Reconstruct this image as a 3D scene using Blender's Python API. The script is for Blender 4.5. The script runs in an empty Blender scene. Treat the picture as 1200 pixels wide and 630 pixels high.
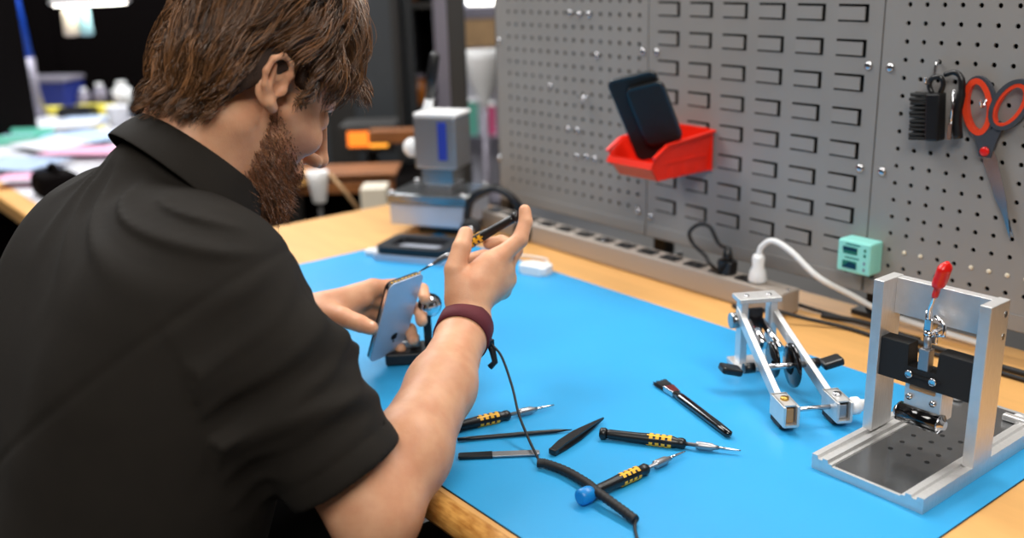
import bpy, bmesh, math, random
import numpy as np
from mathutils import Vector, Matrix, Euler
random.seed(7); RNG = np.random.default_rng(7)
PI = math.pi
sc = bpy.context.scene
col = sc.collection

# ------------------------------------------------------------------ camera
FPX, YAW, PITCH, ROLL = 1163.3, -.9049, .2982, .0292
_f = np.array([math.sin(YAW)*math.cos(PITCH), math.cos(YAW)*math.cos(PITCH), -math.sin(PITCH)])
_r = np.array([math.cos(YAW), -math.sin(YAW), 0.0])
_d = np.cross(_f, _r)
CR = _r*math.cos(ROLL)+_d*math.sin(ROLL)
CD = -_r*math.sin(ROLL)+_d*math.cos(ROLL)
CF = _f
CAM = np.array([0.0, -1.3275, 1.30])
cd = bpy.data.cameras.new('camera'); cam = bpy.data.objects.new('camera', cd); col.objects.link(cam)
cam.matrix_world = Matrix(((CR[0], -CD[0], -CF[0], CAM[0]), (CR[1], -CD[1], -CF[1], CAM[1]), (CR[2], -CD[2], -CF[2], CAM[2]), (0, 0, 0, 1)))
cd.sensor_width = 36; cd.lens = FPX/1200*36; cd.clip_start = .05; cd.clip_end = 60
cd.dof.use_dof = True; cd.dof.focus_distance = 1.15; cd.dof.aperture_fstop = 2.5
sc.camera = cam

def at(px, py, d):
    """room position seen at (px,py) of the 1200x630 frame, d metres deep"""
    return CAM+((px-600)/FPX*CR+(py-315)/FPX*CD+CF)*d
def onz(px, py, z):
    v = at(px, py, 1)-CAM
    return CAM+v*(z-CAM[2])/v[2]
def ony(px, py, y):
    v = at(px, py, 1)-CAM
    return CAM+v*(y-CAM[1])/v[1]

# ------------------------------------------------------------------ materials
def srgb(r, g, b):
    f = lambda c: ((c/255+.055)/1.055)**2.4 if c > 10 else c/255/12.92
    return (f(r), f(g), f(b), 1)
MATS = {}
def mat(name, c, rough=.5, metal=0, noise=0, nscale=20, stretch=(1, 1, 1), bump=0, bscale=200, spec=.5, emit=0, sss=0, alpha=1, trans=0, sheen=0, coat=0, dark=None):
    m = bpy.data.materials.new(name); m.use_nodes = True; nt = m.node_tree; b = nt.nodes['Principled BSDF']
    b.inputs['Base Color'].default_value = c; b.inputs['Roughness'].default_value = rough; b.inputs['Metallic'].default_value = metal
    b.inputs['Specular IOR Level'].default_value = spec
    if emit: b.inputs['Emission Color'].default_value = c; b.inputs['Emission Strength'].default_value = emit
    if sss:
        b.inputs['Subsurface Weight'].default_value = sss; b.inputs['Subsurface Radius'].default_value = (1, .35, .2); b.inputs['Subsurface Scale'].default_value = .006
    if trans: b.inputs['Transmission Weight'].default_value = trans
    if sheen: b.inputs['Sheen Weight'].default_value = sheen; b.inputs['Sheen Roughness'].default_value = .5
    if coat: b.inputs['Coat Weight'].default_value = coat; b.inputs['Coat Roughness'].default_value = .1
    tc = nt.nodes.new('ShaderNodeTexCoord'); mp = nt.nodes.new('ShaderNodeMapping'); mp.inputs['Scale'].default_value = stretch
    nt.links.new(tc.outputs['Object'], mp.inputs['Vector'])
    n = nt.nodes.new('ShaderNodeTexNoise'); n.inputs['Scale'].default_value = nscale; n.inputs['Detail'].default_value = 6
    nt.links.new(mp.outputs[0], n.inputs['Vector'])
    if noise:
        mx = nt.nodes.new('ShaderNodeMix'); mx.data_type = 'RGBA'
        d = dark if dark else tuple(x*(1-noise) for x in c[:3])+(1,)
        mx.inputs['A'].default_value = d; mx.inputs['B'].default_value = c
        rp = nt.nodes.new('ShaderNodeMapRange'); rp.inputs['From Min'].default_value = .35; rp.inputs['From Max'].default_value = .62
        nt.links.new(n.outputs['Fac'], rp.inputs['Value']); nt.links.new(rp.outputs[0], mx.inputs['Factor'])
        nt.links.new(mx.outputs['Result'], b.inputs['Base Color'])
    if bump:
        n2 = nt.nodes.new('ShaderNodeTexNoise'); n2.inputs['Scale'].default_value = bscale; n2.inputs['Detail'].default_value = 3
        nt.links.new(mp.outputs[0], n2.inputs['Vector'])
        bp = nt.nodes.new('ShaderNodeBump'); bp.inputs['Strength'].default_value = bump; bp.inputs['Distance'].default_value = .002
        nt.links.new(n2.outputs['Fac'], bp.inputs['Height']); nt.links.new(bp.outputs[0], b.inputs['Normal'])
    MATS[name] = m
    return m
M = MATS
mat('mat_blue', srgb(48, 158, 216), .36, noise=.06, nscale=6, bump=.15, bscale=900, spec=.4)
mat('mat_edge', srgb(22, 40, 60), .6)
mat('wood_top', srgb(222, 168, 100), .45, noise=.10, nscale=5, stretch=(1, 6, 6), bump=.05, bscale=60)
mat('wood_edge', srgb(214, 158, 82), .4, noise=.55, nscale=70, stretch=(.6, 2, 2), dark=srgb(170, 110, 45))
mat('peg_grey', srgb(150, 147, 144), .5, metal=.15, noise=.05, nscale=9, bump=.05, bscale=500)
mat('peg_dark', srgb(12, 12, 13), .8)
mat('alu', srgb(222, 221, 220), .42, metal=.75, noise=.08, nscale=60, stretch=(1, 8, 1), bump=.04, bscale=400)
mat('alu_plate', srgb(150, 152, 154), .22, metal=.9, noise=.12, nscale=30, bump=.04, bscale=200)
mat('steel', srgb(205, 205, 208), .2, metal=1)
mat('steel_dull', srgb(165, 165, 168), .4, metal=.9)
mat('chrome', srgb(225, 225, 228), .1, metal=1)
mat('brass', srgb(200, 160, 80), .3, metal=.9)
mat('black_plastic', srgb(20, 20, 22), .35, noise=.1)
mat('black_gloss', srgb(10, 10, 12), .12, coat=.5)
mat('black_rubber', srgb(24, 24, 26), .6, bump=.1)
mat('black_matte', srgb(15, 15, 16), .75)
mat('yellow', srgb(245, 180, 40), .45)
mat('red_plastic', srgb(235, 38, 16), .35, noise=.06, sss=.05)
mat('red_grip', srgb(215, 25, 20), .3)
mat('orange_grip', srgb(226, 66, 30), .4)
mat('grey_grip', srgb(58, 62, 70), .5)
mat('teal', srgb(150, 230, 220), .4, noise=.04)
mat('teal_dark', srgb(10, 110, 95), .5)
mat('white_plastic', srgb(235, 235, 235), .35)
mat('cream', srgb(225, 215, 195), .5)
mat('blue_cap', srgb(20, 130, 205), .35)
mat('maroon', srgb(88, 14, 30), .75, bump=.4, bscale=1200)
mat('phone_back', srgb(186, 193, 208), .3, metal=.2, noise=.05, nscale=12)
mat('phone_dark', srgb(22, 20, 24), .3)
mat('phone_inner', srgb(60, 50, 45), .4, noise=.7, nscale=300)
mat('strip_grey', srgb(175, 165, 155), .45, metal=.3)
mat('frame_dark', srgb(38, 38, 40), .5, metal=.3)
mat('shirt', srgb(27, 22, 16), .85, noise=.12, nscale=40, bump=.3, bscale=900, spec=.32)
mat('trousers', srgb(22, 22, 26), .85, bump=.3, bscale=700)
mat('shoe', srgb(25, 22, 20), .4)
mat('floor', srgb(90, 88, 86), .5, noise=.2, nscale=3)
mat('wall', srgb(70, 68, 68), .8, noise=.08, nscale=2)
mat('ceiling', srgb(150, 150, 150), .9, noise=.05, nscale=3)
# skin: fine mottling of its own
def skin_mat():
    m = mat('skin', srgb(226, 172, 140), .47, sss=.18, bump=.18, bscale=700, spec=.35)
    nt = m.node_tree; b = nt.nodes['Principled BSDF']
    tc = nt.nodes.new('ShaderNodeTexCoord'); n = nt.nodes.new('ShaderNodeTexNoise'); n.inputs['Scale'].default_value = 28; n.inputs['Detail'].default_value = 5
    nt.links.new(tc.outputs['Object'], n.inputs['Vector'])
    cr = nt.nodes.new('ShaderNodeValToRGB'); cr.color_ramp.elements[0].position = .35; cr.color_ramp.elements[1].position = .68
    cr.color_ramp.elements[0].color = srgb(205, 146, 112); cr.color_ramp.elements[1].color = srgb(222, 170, 134)
    nt.links.new(n.outputs['Fac'], cr.inputs[0]); nt.links.new(cr.outputs[0], b.inputs['Base Color'])
skin_mat()
def hair_mat(name, a, bcol, sc_=260):
    m = mat(name, a, .32, spec=.6)
    nt = m.node_tree; b = nt.nodes['Principled BSDF']
    at_ = nt.nodes.new('ShaderNodeAttribute'); at_.attribute_name = 'tint'
    cr = nt.nodes.new('ShaderNodeValToRGB'); cr.color_ramp.elements[0].color = a; cr.color_ramp.elements[1].color = bcol
    nt.links.new(at_.outputs['Fac'], cr.inputs[0]); nt.links.new(cr.outputs[0], b.inputs['Base Color'])
hair_mat('hair', srgb(48, 31, 18), srgb(156, 108, 68))
hair_mat('beard', srgb(70, 42, 26), srgb(150, 96, 58))
mat('hair_mass', srgb(50, 31, 19), .7)

# ------------------------------------------------------------------ mesh helpers
def tag(o, label=None, cat=None, group=None, kind=None):
    if label: o['label'] = label
    if cat: o['category'] = cat
    if group: o['group'] = group
    if kind: o['kind'] = kind
    return o
def thing(name, label, cat, loc=(0, 0, 0), rot=None, group=None):
    o = bpy.data.objects.new(name, None); col.objects.link(o); o.empty_display_size = .02
    if rot is None: o.location = Vector(loc)
    elif isinstance(rot, Matrix): o.matrix_world = Matrix.Translation(Vector(loc)) @ rot.to_4x4()
    else: o.matrix_world = Matrix.Translation(Vector(loc)) @ Euler(rot).to_matrix().to_4x4()
    return tag(o, label, cat, group)
def frame(x, z=None, y=None):
    """rotation matrix whose X is x and whose Z is as near z as can be"""
    x = Vector(x).normalized()
    if z is not None:
        y_ = Vector(z).cross(x).normalized(); z_ = x.cross(y_)
    else:
        z_ = x.cross(Vector(y)).normalized(); y_ = z_.cross(x)
    return Matrix((x, y_, z_)).transposed()
def link_mesh(name, me, m=None, parent=None, smooth=False):
    o = bpy.data.objects.new(name, me); col.objects.link(o)
    if m: me.materials.append(M[m] if isinstance(m, str) else m)
    if parent: o.parent = parent
    if smooth: me.polygons.foreach_set('use_smooth', [True]*len(me.polygons))
    return o
class MB:
    def __init__(s): s.bm = bmesh.new()
    def box(s, c, size, R=None, bev=0, seg=2):
        r = bmesh.ops.create_cube(s.bm, size=1); vs = r['verts']
        bmesh.ops.scale(s.bm, verts=vs, vec=Vector(size))
        if bev:
            es = list({e for v in vs for e in v.link_edges})
            q = bmesh.ops.bevel(s.bm, geom=es, offset=bev, segments=seg, profile=.5, affect='EDGES')
            vs = list({v for f in q['faces'] for v in f.verts}|{v for v in vs if v.is_valid})
        T = Matrix.Translation(Vector(c)) @ (R.to_4x4() if R else Matrix())
        bmesh.ops.transform(s.bm, matrix=T, verts=vs); return s
    def box2(s, a, b, bev=0):
        return s.box([(a[i]+b[i])/2 for i in range(3)], [abs(b[i]-a[i]) for i in range(3)], bev=bev)
    def prism(s, pts, h, R=None, c=(0, 0, 0), bev=0):
        """outline in local XY, extruded 0..h along local Z"""
        lo = [s.bm.verts.new((x, y, 0)) for x, y in pts]; hi = [s.bm.verts.new((x, y, h)) for x, y in pts]
        n = len(pts); area = sum(pts[i][0]*pts[(i+1) % n][1]-pts[(i+1) % n][0]*pts[i][1] for i in range(n))
        if area < 0: lo, hi = hi, lo
        fs = [s.bm.faces.new(lo[::-1]), s.bm.faces.new(hi)]
        for i in range(n): fs.append(s.bm.faces.new((lo[i], lo[(i+1) % n], hi[(i+1) % n], hi[i])))
        vs = lo+hi
        if bev:
            es = list({e for f in fs[:2] for e in f.edges})
            q = bmesh.ops.bevel(s.bm, geom=es, offset=bev, segments=2, profile=.5, affect='EDGES')
            vs = list({v for f in q['faces'] for v in f.verts}|{v for v in vs if v.is_valid})
        T = Matrix.Translation(Vector(c)) @ (R.to_4x4() if R else Matrix())
        bmesh.ops.transform(s.bm, matrix=T, verts=vs); return s
    def tube(s, pts, r, seg=10, caps=True, flat=1.0, up=None):
        pts = [Vector(p) for p in pts]; n = len(pts)
        rs = r if hasattr(r, '__len__') else [r]*n
        rings = []; prev = None
        for i, p in enumerate(pts):
            t = (pts[min(i+1, n-1)]-pts[max(i-1, 0)])
            if t.length < 1e-9: t = Vector((0, 0, 1))
            t.normalize()
            if prev is None:
                a = Vector(up) if up else (Vector((0, 0, 1)) if abs(t.z) < .9 else Vector((1, 0, 0)))
            else: a = prev
            u = (a-t*a.dot(t)).normalized(); v = t.cross(u); prev = u
            rings.append([s.bm.verts.new(p+(u*math.cos(2*PI*k/seg)*flat+v*math.sin(2*PI*k/seg))*rs[i]) for k in range(seg)])
        for a, b in zip(rings, rings[1:]):
            for k in range(seg):
                f = s.bm.faces.new((a[k], a[(k+1) % seg], b[(k+1) % seg], b[k])); f.smooth = True
        if caps:
            s.bm.faces.new(rings[0][::-1]); s.bm.faces.new(rings[-1])
        return s
    def lathe(s, prof, o=(0, 0, 0), axis=(0, 0, 1), seg=24, up=None):
        """prof: (distance along axis, radius)"""
        ax = Vector(axis).normalized(); a = Vector(up) if up else (Vector((0, 0, 1)) if abs(ax.z) < .9 else Vector((1, 0, 0)))
        u = (a-ax*a.dot(ax)).normalized(); v = ax.cross(u); o = Vector(o)
        rings = []
        for t, r in prof:
            if r < 1e-6: rings.append([s.bm.verts.new(o+ax*t)])
            else: rings.append([s.bm.verts.new(o+ax*t+(u*math.cos(2*PI*k/seg)+v*math.sin(2*PI*k/seg))*r) for k in range(seg)])
        for i, (a_, b_) in enumerate(zip(rings, rings[1:])):
            for k in range(seg):
                k2 = (k+1) % seg
                if len(a_) == 1 and len(b_) == 1: continue
                if len(a_) == 1: f = s.bm.faces.new((a_[0], b_[k2], b_[k]))
                elif len(b_) == 1: f = s.bm.faces.new((a_[k], a_[k2], b_[0]))
                else: f = s.bm.faces.new((a_[k], a_[k2], b_[k2], b_[k]))
                f.smooth = True
        for rg, rev in ((rings[0], True), (rings[-1], False)):
            if len(rg) > 1: s.bm.faces.new(rg[::-1] if rev else rg)
        return s
    def cyl(s, a, b, r, r2=None, seg=20):
        a = Vector(a); b = Vector(b); return s.lathe([(0, r), ((b-a).length, r if r2 is None else r2)], a, b-a, seg)
    def ball(s, c, r, seg=16, R=None):
        q = bmesh.ops.create_uvsphere(s.bm, u_segments=seg, v_segments=max(6, seg//2), radius=1)
        rr = r if hasattr(r, '__len__') else (r, r, r)
        T = Matrix.Translation(Vector(c)) @ (R.to_4x4() if R else Matrix()) @ Matrix.Diagonal((*rr, 1))
        bmesh.ops.transform(s.bm, matrix=T, verts=q['verts'])
        for v in q['verts']:
            for f in v.link_faces: f.smooth = True
        return s
    def patch(s, x0, x1, t0, t1, r, th=.0003, n=4):
        """curved plate hugging a cylinder whose axis is local X"""
        P = [[s.bm.verts.new((x, rr*math.sin(t0+(t1-t0)*k/n), rr*math.cos(t0+(t1-t0)*k/n))) for k in range(n+1)] for rr in (r, r+th) for x in (x0, x1)]
        a, b, c, d = P
        for k in range(n):
            s.bm.faces.new((c[k], d[k], d[k+1], c[k+1])); s.bm.faces.new((a[k], a[k+1], b[k+1], b[k]))
            s.bm.faces.new((a[k], c[k], c[k+1], a[k+1])); s.bm.faces.new((b[k], b[k+1], d[k+1], d[k]))
        s.bm.faces.new((a[0], b[0], d[0], c[0])); s.bm.faces.new((a[n], c[n], d[n], b[n]))
        return s
    def build(s, name, m, parent=None, label=None):
        me = bpy.data.meshes.new(name); bmesh.ops.recalc_face_normals(s.bm, faces=s.bm.faces[:]); s.bm.to_mesh(me); s.bm.free()
        o = link_mesh(name, me, m, parent)
        if label: o['label'] = label
        return o
def spline(pts, n=8):
    P = [Vector(p) for p in pts]; out = []
    Q = [P[0]*2-P[1]]+P+[P[-1]*2-P[-2]]
    for i in range(1, len(Q)-2):
        for k in range(n):
            t = k/n; a, b, c, d = Q[i-1:i+3]
            out.append(.5*((2*b)+(c-a)*t+(2*a-5*b+4*c-d)*t*t+(3*b-a-3*c+d)*t**3))
    out.append(P[-1]); return out
def copy_tree(o, parent=None):
    c = o.copy(); col.objects.link(c)
    if parent is not None: c.parent = parent
    for ch in [x for x in bpy.data.objects if x.parent == o]: copy_tree(ch, c)
    return c
def place(o, loc, rot): o.matrix_world = Matrix.Translation(Vector(loc)) @ rot.to_4x4()
def rrect(w, h, r, n=5):
    out = []
    for cx, cy, a0 in ((w/2-r, h/2-r, 0), (-w/2+r, h/2-r, 90), (-w/2+r, -h/2+r, 180), (w/2-r, -h/2+r, 270)):
        for k in range(n+1):
            a = math.radians(a0+90*k/n); out.append((cx+r*math.cos(a), cy+r*math.sin(a)))
    return out
V = Vector
# ------------------------------------------------------------------ smooth solid modelling for the body and the clothes
class Solid:
    """list of blended solids, extracted as one continuous surface"""
    def __init__(s): s.ops = []; s.post = None
    def cone(s, a, ra, b, rb, k=.01, op='add'): s.ops.append(('cone', np.array(a, float), float(ra), np.array(b, float), float(rb), k, op)); return s
    def ell(s, c, r, R=None, k=.01, op='add'):
        s.ops.append(('ell', np.array(c, float), np.array(r, float), np.eye(3) if R is None else np.array(R, float), None, k, op)); return s
    def half(s, p, n, k=.002, op='sub'):          # removes everything on the n side of p
        s.ops.append(('half', np.array(p, float), np.array(n, float)/np.linalg.norm(n), None, None, k, op)); return s
    @staticmethod
    def dist(o, P):
        if o[0] == 'cone':
            a, ra, b, rb = o[1:5]; ba = b-a; L2 = ba@ba
            if L2 < 1e-12: return np.linalg.norm(P-a, axis=-1)-ra
            t = np.clip(((P-a)@ba)/L2, 0, 1)
            return np.linalg.norm(P-a-t[..., None]*ba, axis=-1)-(ra+(rb-ra)*t)
        if o[0] == 'ell':
            q = (P-o[1])@o[3].T; r = o[2]
            k0 = np.linalg.norm(q/r, axis=-1); k1 = np.linalg.norm(q/(r*r), axis=-1)
            return k0*(k0-1)/np.maximum(k1, 1e-9)
        if o[0] == 'half': return -((P-o[1])@o[2])
    def eval(s, P, near=None):
        d = np.full(P.shape[:-1], 1.0)
        for i, o in enumerate(s.ops):
            if near is not None and not near[i]: continue
            e = s.dist(o, P); k = o[5]
            if o[6] == 'add':
                h = np.maximum(k-np.abs(d-e), 0)/k; d = np.minimum(d, e)-h*h*k/4
            else:
                e = -e; h = np.maximum(k-np.abs(d-e), 0)/k; d = np.maximum(d, e)+h*h*k/4
        if s.post is not None: d = s.post(P, d)
        return d
    def mesh(s, lo, hi, h, relax=1):
        lo = np.array(lo, float); B = 14
        nb = np.ceil((np.array(hi)-lo)/h/B).astype(int); N = nb*B
        G = np.ones(N, np.float32)
        I = np.stack(np.meshgrid(*[np.arange(n) for n in nb], indexing='ij'), -1).reshape(-1, 3)
        C = lo+(I+.5)*B*h; hd = B*h*.87
        D = np.stack([s.dist(o, C) for o in s.ops])
        cd_ = s.eval(C)
        g = np.stack(np.meshgrid(*[np.arange(B)]*3, indexing='ij'), -1)*h
        for j in range(len(I)):
            sl = tuple(slice(I[j, a]*B, I[j, a]*B+B) for a in range(3))
            if abs(cd_[j]) > hd*1.5+.012: G[sl] = 1 if cd_[j] > 0 else -1; continue
            near = D[:, j] < hd*1.6+.03
            G[sl] = s.eval(lo+I[j]*B*h+g, near)
        # surface nets
        ins = G < 0
        n0, n1, n2 = N-1
        cnt = np.zeros((n0, n1, n2), np.int8)
        for a in (0, 1):
            for b in (0, 1):
                for c in (0, 1): cnt += ins[a:a+n0, b:b+n1, c:c+n2]
        cells = np.argwhere((cnt > 0) & (cnt < 8))
        idx = np.full((n0, n1, n2), -1, np.int64); idx[tuple(cells.T)] = np.arange(len(cells))
        acc = np.zeros((len(cells), 3)); w = np.zeros(len(cells))
        cor = [(a, b, c) for a in (0, 1) for b in (0, 1) for c in (0, 1)]
        val = {q: G[cells[:, 0]+q[0], cells[:, 1]+q[1], cells[:, 2]+q[2]] for q in cor}
        for q in cor:
            for ax in range(3):
                if q[ax]: continue
                q2 = list(q); q2[ax] = 1; q2 = tuple(q2)
                va, vb = val[q], val[q2]; m = (va < 0) != (vb < 0)
                t = np.where(m, va/(va-vb+1e-20), 0)
                p = np.zeros((len(cells), 3))+np.array(q); p[:, ax] = t
                acc[m] += p[m]; w[m] += 1
        Vv = lo+(cells+acc/w[:, None])*h
        F = []
        for ax in range(3):
            u, v = (ax+1) % 3, (ax+2) % 3
            sa = [slice(1, n-1) for n in N]; sb = list(sa); sa[ax] = slice(0, N[ax]-1); sb[ax] = slice(1, N[ax])
            A = ins[tuple(sa)]; Bq = ins[tuple(sb)]
            E_ = np.argwhere(A != Bq); off = np.array([1, 1, 1]); off[ax] = 0; E_ = E_+off
            flip = ~ins[tuple(E_.T)]
            def cell(du, dv):
                q = E_.copy(); q[:, u] -= du; q[:, v] -= dv
                q = np.clip(q, 0, np.array([n0, n1, n2])-1); return idx[tuple(q.T)]
            f = np.stack([cell(1, 1), cell(0, 1), cell(0, 0), cell(1, 0)], 1)
            f[flip] = f[flip][:, ::-1]
            F.append(f[(f >= 0).all(1)])
        F = np.concatenate(F)
        for _ in range(relax):
            S = np.zeros_like(Vv); c_ = np.zeros(len(Vv))
            for a in range(4):
                for b in ((a+1) % 4,):
                    np.add.at(S, F[:, a], Vv[F[:, b]]); np.add.at(c_, F[:, a], 1)
                    np.add.at(S, F[:, b], Vv[F[:, a]]); np.add.at(c_, F[:, b], 1)
            Vv = Vv*.5+.5*S/np.maximum(c_, 1)[:, None]
        return Vv, F
def np_mesh(name, Vv, F, m, parent=None, smooth=True, attr=None):
    me = bpy.data.meshes.new(name); nv, nf, k = len(Vv), len(F), F.shape[1]
    off = np.array(parent.location) if parent is not None else np.zeros(3)
    me.vertices.add(nv); me.vertices.foreach_set('co', (Vv-off).astype(np.float32).ravel())
    me.loops.add(nf*k); me.loops.foreach_set('vertex_index', F.astype(np.int32).ravel())
    me.polygons.add(nf); me.polygons.foreach_set('loop_start', np.arange(nf, dtype=np.int32)*k)
    me.polygons.foreach_set('use_smooth', np.ones(nf, bool))
    if attr is not None:
        a = me.attributes.new('tint', 'FLOAT', 'POINT'); a.data.foreach_set('value', attr.astype(np.float32))
    me.update(calc_edges=True); me.validate()
    return link_mesh(name, me, m, parent)
def strands(name, P, R, tint, m, parent):
    """P: (n,k,3) strand points, R: (n,k) radii -> thin tapered hairs"""
    n, k, _ = P.shape
    T = np.gradient(P, axis=1); T /= np.linalg.norm(T, axis=2, keepdims=True)+1e-12
    a = np.zeros_like(T); a[..., 2] = 1; a[np.abs(T[..., 2]) > .8] = (1, 0, 0)
    U = np.cross(T, a); U /= np.linalg.norm(U, axis=2, keepdims=True)+1e-12; W = np.cross(T, U)
    rings = np.stack([P+(U*math.cos(x)+W*math.sin(x))*R[..., None] for x in (0, 2*PI/3, 4*PI/3)], 2)   # n,k,3,3
    Vv = rings.reshape(-1, 3)
    i, j, q = np.meshgrid(np.arange(n), np.arange(k-1), np.arange(3), indexing='ij')
    b = (i*k+j)*3
    F = np.stack([b+q, b+(q+1) % 3, b+3+(q+1) % 3, b+3+q], -1).reshape(-1, 4)
    return np_mesh(name, Vv, F, m, parent, attr=np.repeat(tint, k*3))
# ------------------------------------------------------------------ room shell
def struct(name, mb, m):
    o = mb.build(name, m); o['kind'] = 'structure'; return o
X0, X1, Y0, Y1, ZC = -7.2, 2.2, -4.2, 5.2, 3.0
struct('floor', MB().box2((X0, Y0, -.1), (X1, Y1, 0)), 'floor')
struct('ceiling', MB().box2((X0, Y0, ZC), (X1, Y1, ZC+.1)), 'ceiling')
struct('wall_left', MB().box2((X0-.1, Y0, 0), (X0, Y1, ZC)), 'wall')
struct('wall_right', MB().box2((X1, Y0, 0), (X1+.1, Y1, ZC)), 'wall')
struct('wall_back', MB().box2((X0, Y1, 0), (X1, Y1+.1, ZC)), 'wall')
struct('wall_front', MB().box2((X0, Y0-.1, 0), (X1, Y0, ZC)), 'wall')

# ------------------------------------------------------------------ lights
mat('lamp_glow', srgb(255, 250, 240), .5, emit=6)
mat('lamp_white', srgb(240, 240, 240), .4)
def area(name, loc, rot, sx, sy, p, c=(1, 1, 1)):
    l = bpy.data.lights.new(name, 'AREA'); l.shape = 'RECTANGLE'; l.size = sx; l.size_y = sy; l.energy = p; l.color = c
    o = bpy.data.objects.new(name, l); col.objects.link(o); o.location = loc; o.rotation_euler = rot; return o
area('bench_light', (-.75, .02, 2.05), (math.radians(-22), 0, 0), 1.5, .25, 16, (1, .97, .92))
area('ceiling_light', (.4, -1.9, 2.9), (math.radians(18), math.radians(18), 0), 1.6, 1.2, 62, (1, .96, .9))
area('ceiling_light', (-2.4, -1.2, 2.95), (0, 0, 0), 1.4, 1.2, 45, (1, .98, .96))
area('ceiling_light', (-4.2, .2, 2.95), (0, 0, 0), 1.6, 1.2, 85, (.95, .98, 1))
area('ceiling_light', (-3.6, 3.2, 2.95), (0, 0, 0), 1.4, 1.2, 70, (1, .97, .93))
w = bpy.data.worlds.new('world'); sc.world = w; w.use_nodes = True
w.node_tree.nodes['Background'].inputs[0].default_value = (.8, .85, 1, 1); w.node_tree.nodes['Background'].inputs[1].default_value = .3

# ------------------------------------------------------------------ the bench
DZ = .75
XB0, XB1, YF, YB = -2.03, .15, -.800, .06
bench = thing('workbench', 'wooden workbench top with a rounded tan front edge on a dark steel frame', 'workbench', (-.9, -.37, 0))
def loc(o, p): return tuple(np.array(p, float)-np.array(o.location))
bo = np.array(bench.location)
pts = [(YB, 0), (YB, .034), (YF+.004, .034)]
for k in range(9):
    a = PI/2+PI/2*k/8; pts.append((YF+.004+.017*math.cos(a)*1.3, .017+.017*math.sin(a)))
pts += [(YF-.018, .012), (YF-.012, .003), (YF, 0)]
R_yz = Matrix(((0, 0, 1), (1, 0, 0), (0, 1, 0)))   # local x->Y, y->Z, z->X
MB().prism([(p[0]-bo[1], p[1]) for p in pts[:2]]+[(YF+.004-bo[1], .034), (YF+.004-bo[1], 0)], XB1-XB0, R_yz, (XB0-bo[0], 0, DZ-.034)).build('worktop', 'wood_top', bench)
MB().prism([(YF+.004-bo[1], .034)]+[(p[0]-bo[1], p[1]) for p in pts[3:]]+[(YF+.004-bo[1], 0)], XB1-XB0, R_yz, (XB0-bo[0], 0, DZ-.034)).build('front_edge', 'wood_edge', bench)
fr = MB()
for x in (XB0+.06, XB1-.06):
    MB().box2(loc(bench, (x-.025, YF+.10, .04)), loc(bench, (x+.025, YF+.15, DZ-.034))).build('leg', 'frame_dark', bench)
for x in (XB0+.06, XB1-.06): MB().box2(loc(bench, (x-.025, YB-.12, .04)), loc(bench, (x+.025, YB-.07, DZ-.034))).build('leg', 'frame_dark', bench)
fr = MB()
for x in (XB0+.06, XB1-.06): fr.box2(loc(bench, (x-.03, YF+.06, 0)), loc(bench, (x+.03, YB-.04, .04)))
fr.box2(loc(bench, (XB0+.06, YB-.10, .30)), loc(bench, (XB1-.06, YB-.08, .36)))
fr.build('frame', 'frame_dark', bench)
# blue mat
MX0, MX1, MY0, MY1 = -1.715, -.414, -.789, -.178
mt = thing('bench_mat', 'large bright blue rubber work mat lying on the bench', 'mat', ((MX0+MX1)/2, (MY0+MY1)/2, DZ))
MB().prism(rrect(MX1-MX0, MY1-MY0, .004), .0018, c=(0, 0, .0002)).build('mat_sheet', 'mat_blue', mt)
MB().prism(rrect(MX1-MX0+.0012, MY1-MY0+.0012, .0045), .0012, c=(0, 0, .0001)).build('mat_backing', 'mat_edge', mt)
MZ = DZ+.0022

# ------------------------------------------------------------------ pegboards
PB, PT = .800, 1.56
def plate_with_holes(x0, x1, z0, z1, hx, hz, hr, th=.0025, seg=12):
    """sheet from x0..x1,z0..z1 facing -Y with round holes at hx x hz (regular pitch cells)"""
    mb = MB(); bm = mb.bm; cache = {}
    def vt(x, z, y=0.0):
        k = (round(x, 5), round(z, 5), y)
        if k not in cache: cache[k] = bm.verts.new((x, y, z))
        return cache[k]
    p = .0254/2
    cx = [h for h in hx]; cz = [h for h in hz]
    for x in cx:
        for z in cz:
            cor = [(p, 0), (p, p), (0, p), (-p, p), (-p, 0), (-p, -p), (0, -p), (p, -p)]
            ci = []; ring = []; ring2 = []
            for k in range(16):
                a = 2*PI*k/16; ring.append(bm.verts.new((x+hr*math.cos(a), 0, z+hr*math.sin(a)))); ring2.append(bm.verts.new((x+hr*math.cos(a), .003, z+hr*math.sin(a))))
            for k in range(8):
                a, b = cor[k], cor[(k+1) % 8]
                A, Bv = vt(x+a[0], z+a[1]), vt(x+b[0], z+b[1])
                r0, r1, r2 = ring[2*k], ring[2*k+1], ring[(2*k+2) % 16]
                bm.faces.new((A, Bv, r1)); bm.faces.new((A, r1, r0)); bm.faces.new((Bv, r2, r1))
            for k in range(16): bm.faces.new((ring[k], ring[(k+1) % 16], ring2[(k+1) % 16], ring2[k]))
    gx0, gx1, gz0, gz1 = min(cx)-p, max(cx)+p, min(cz)-p, max(cz)+p
    for a, b in (((x0, z0), (x1, gz0)), ((x0, gz1), (x1, z1)), ((x0, gz0), (gx0, gz1)), ((gx1, gz0), (x1, gz1))):
        bm.faces.new([bm.verts.new(q) for q in ((a[0], 0, a[1]), (b[0], 0, a[1]), (b[0], 0, b[1]), (a[0], 0, b[1]))])
    return mb
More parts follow.
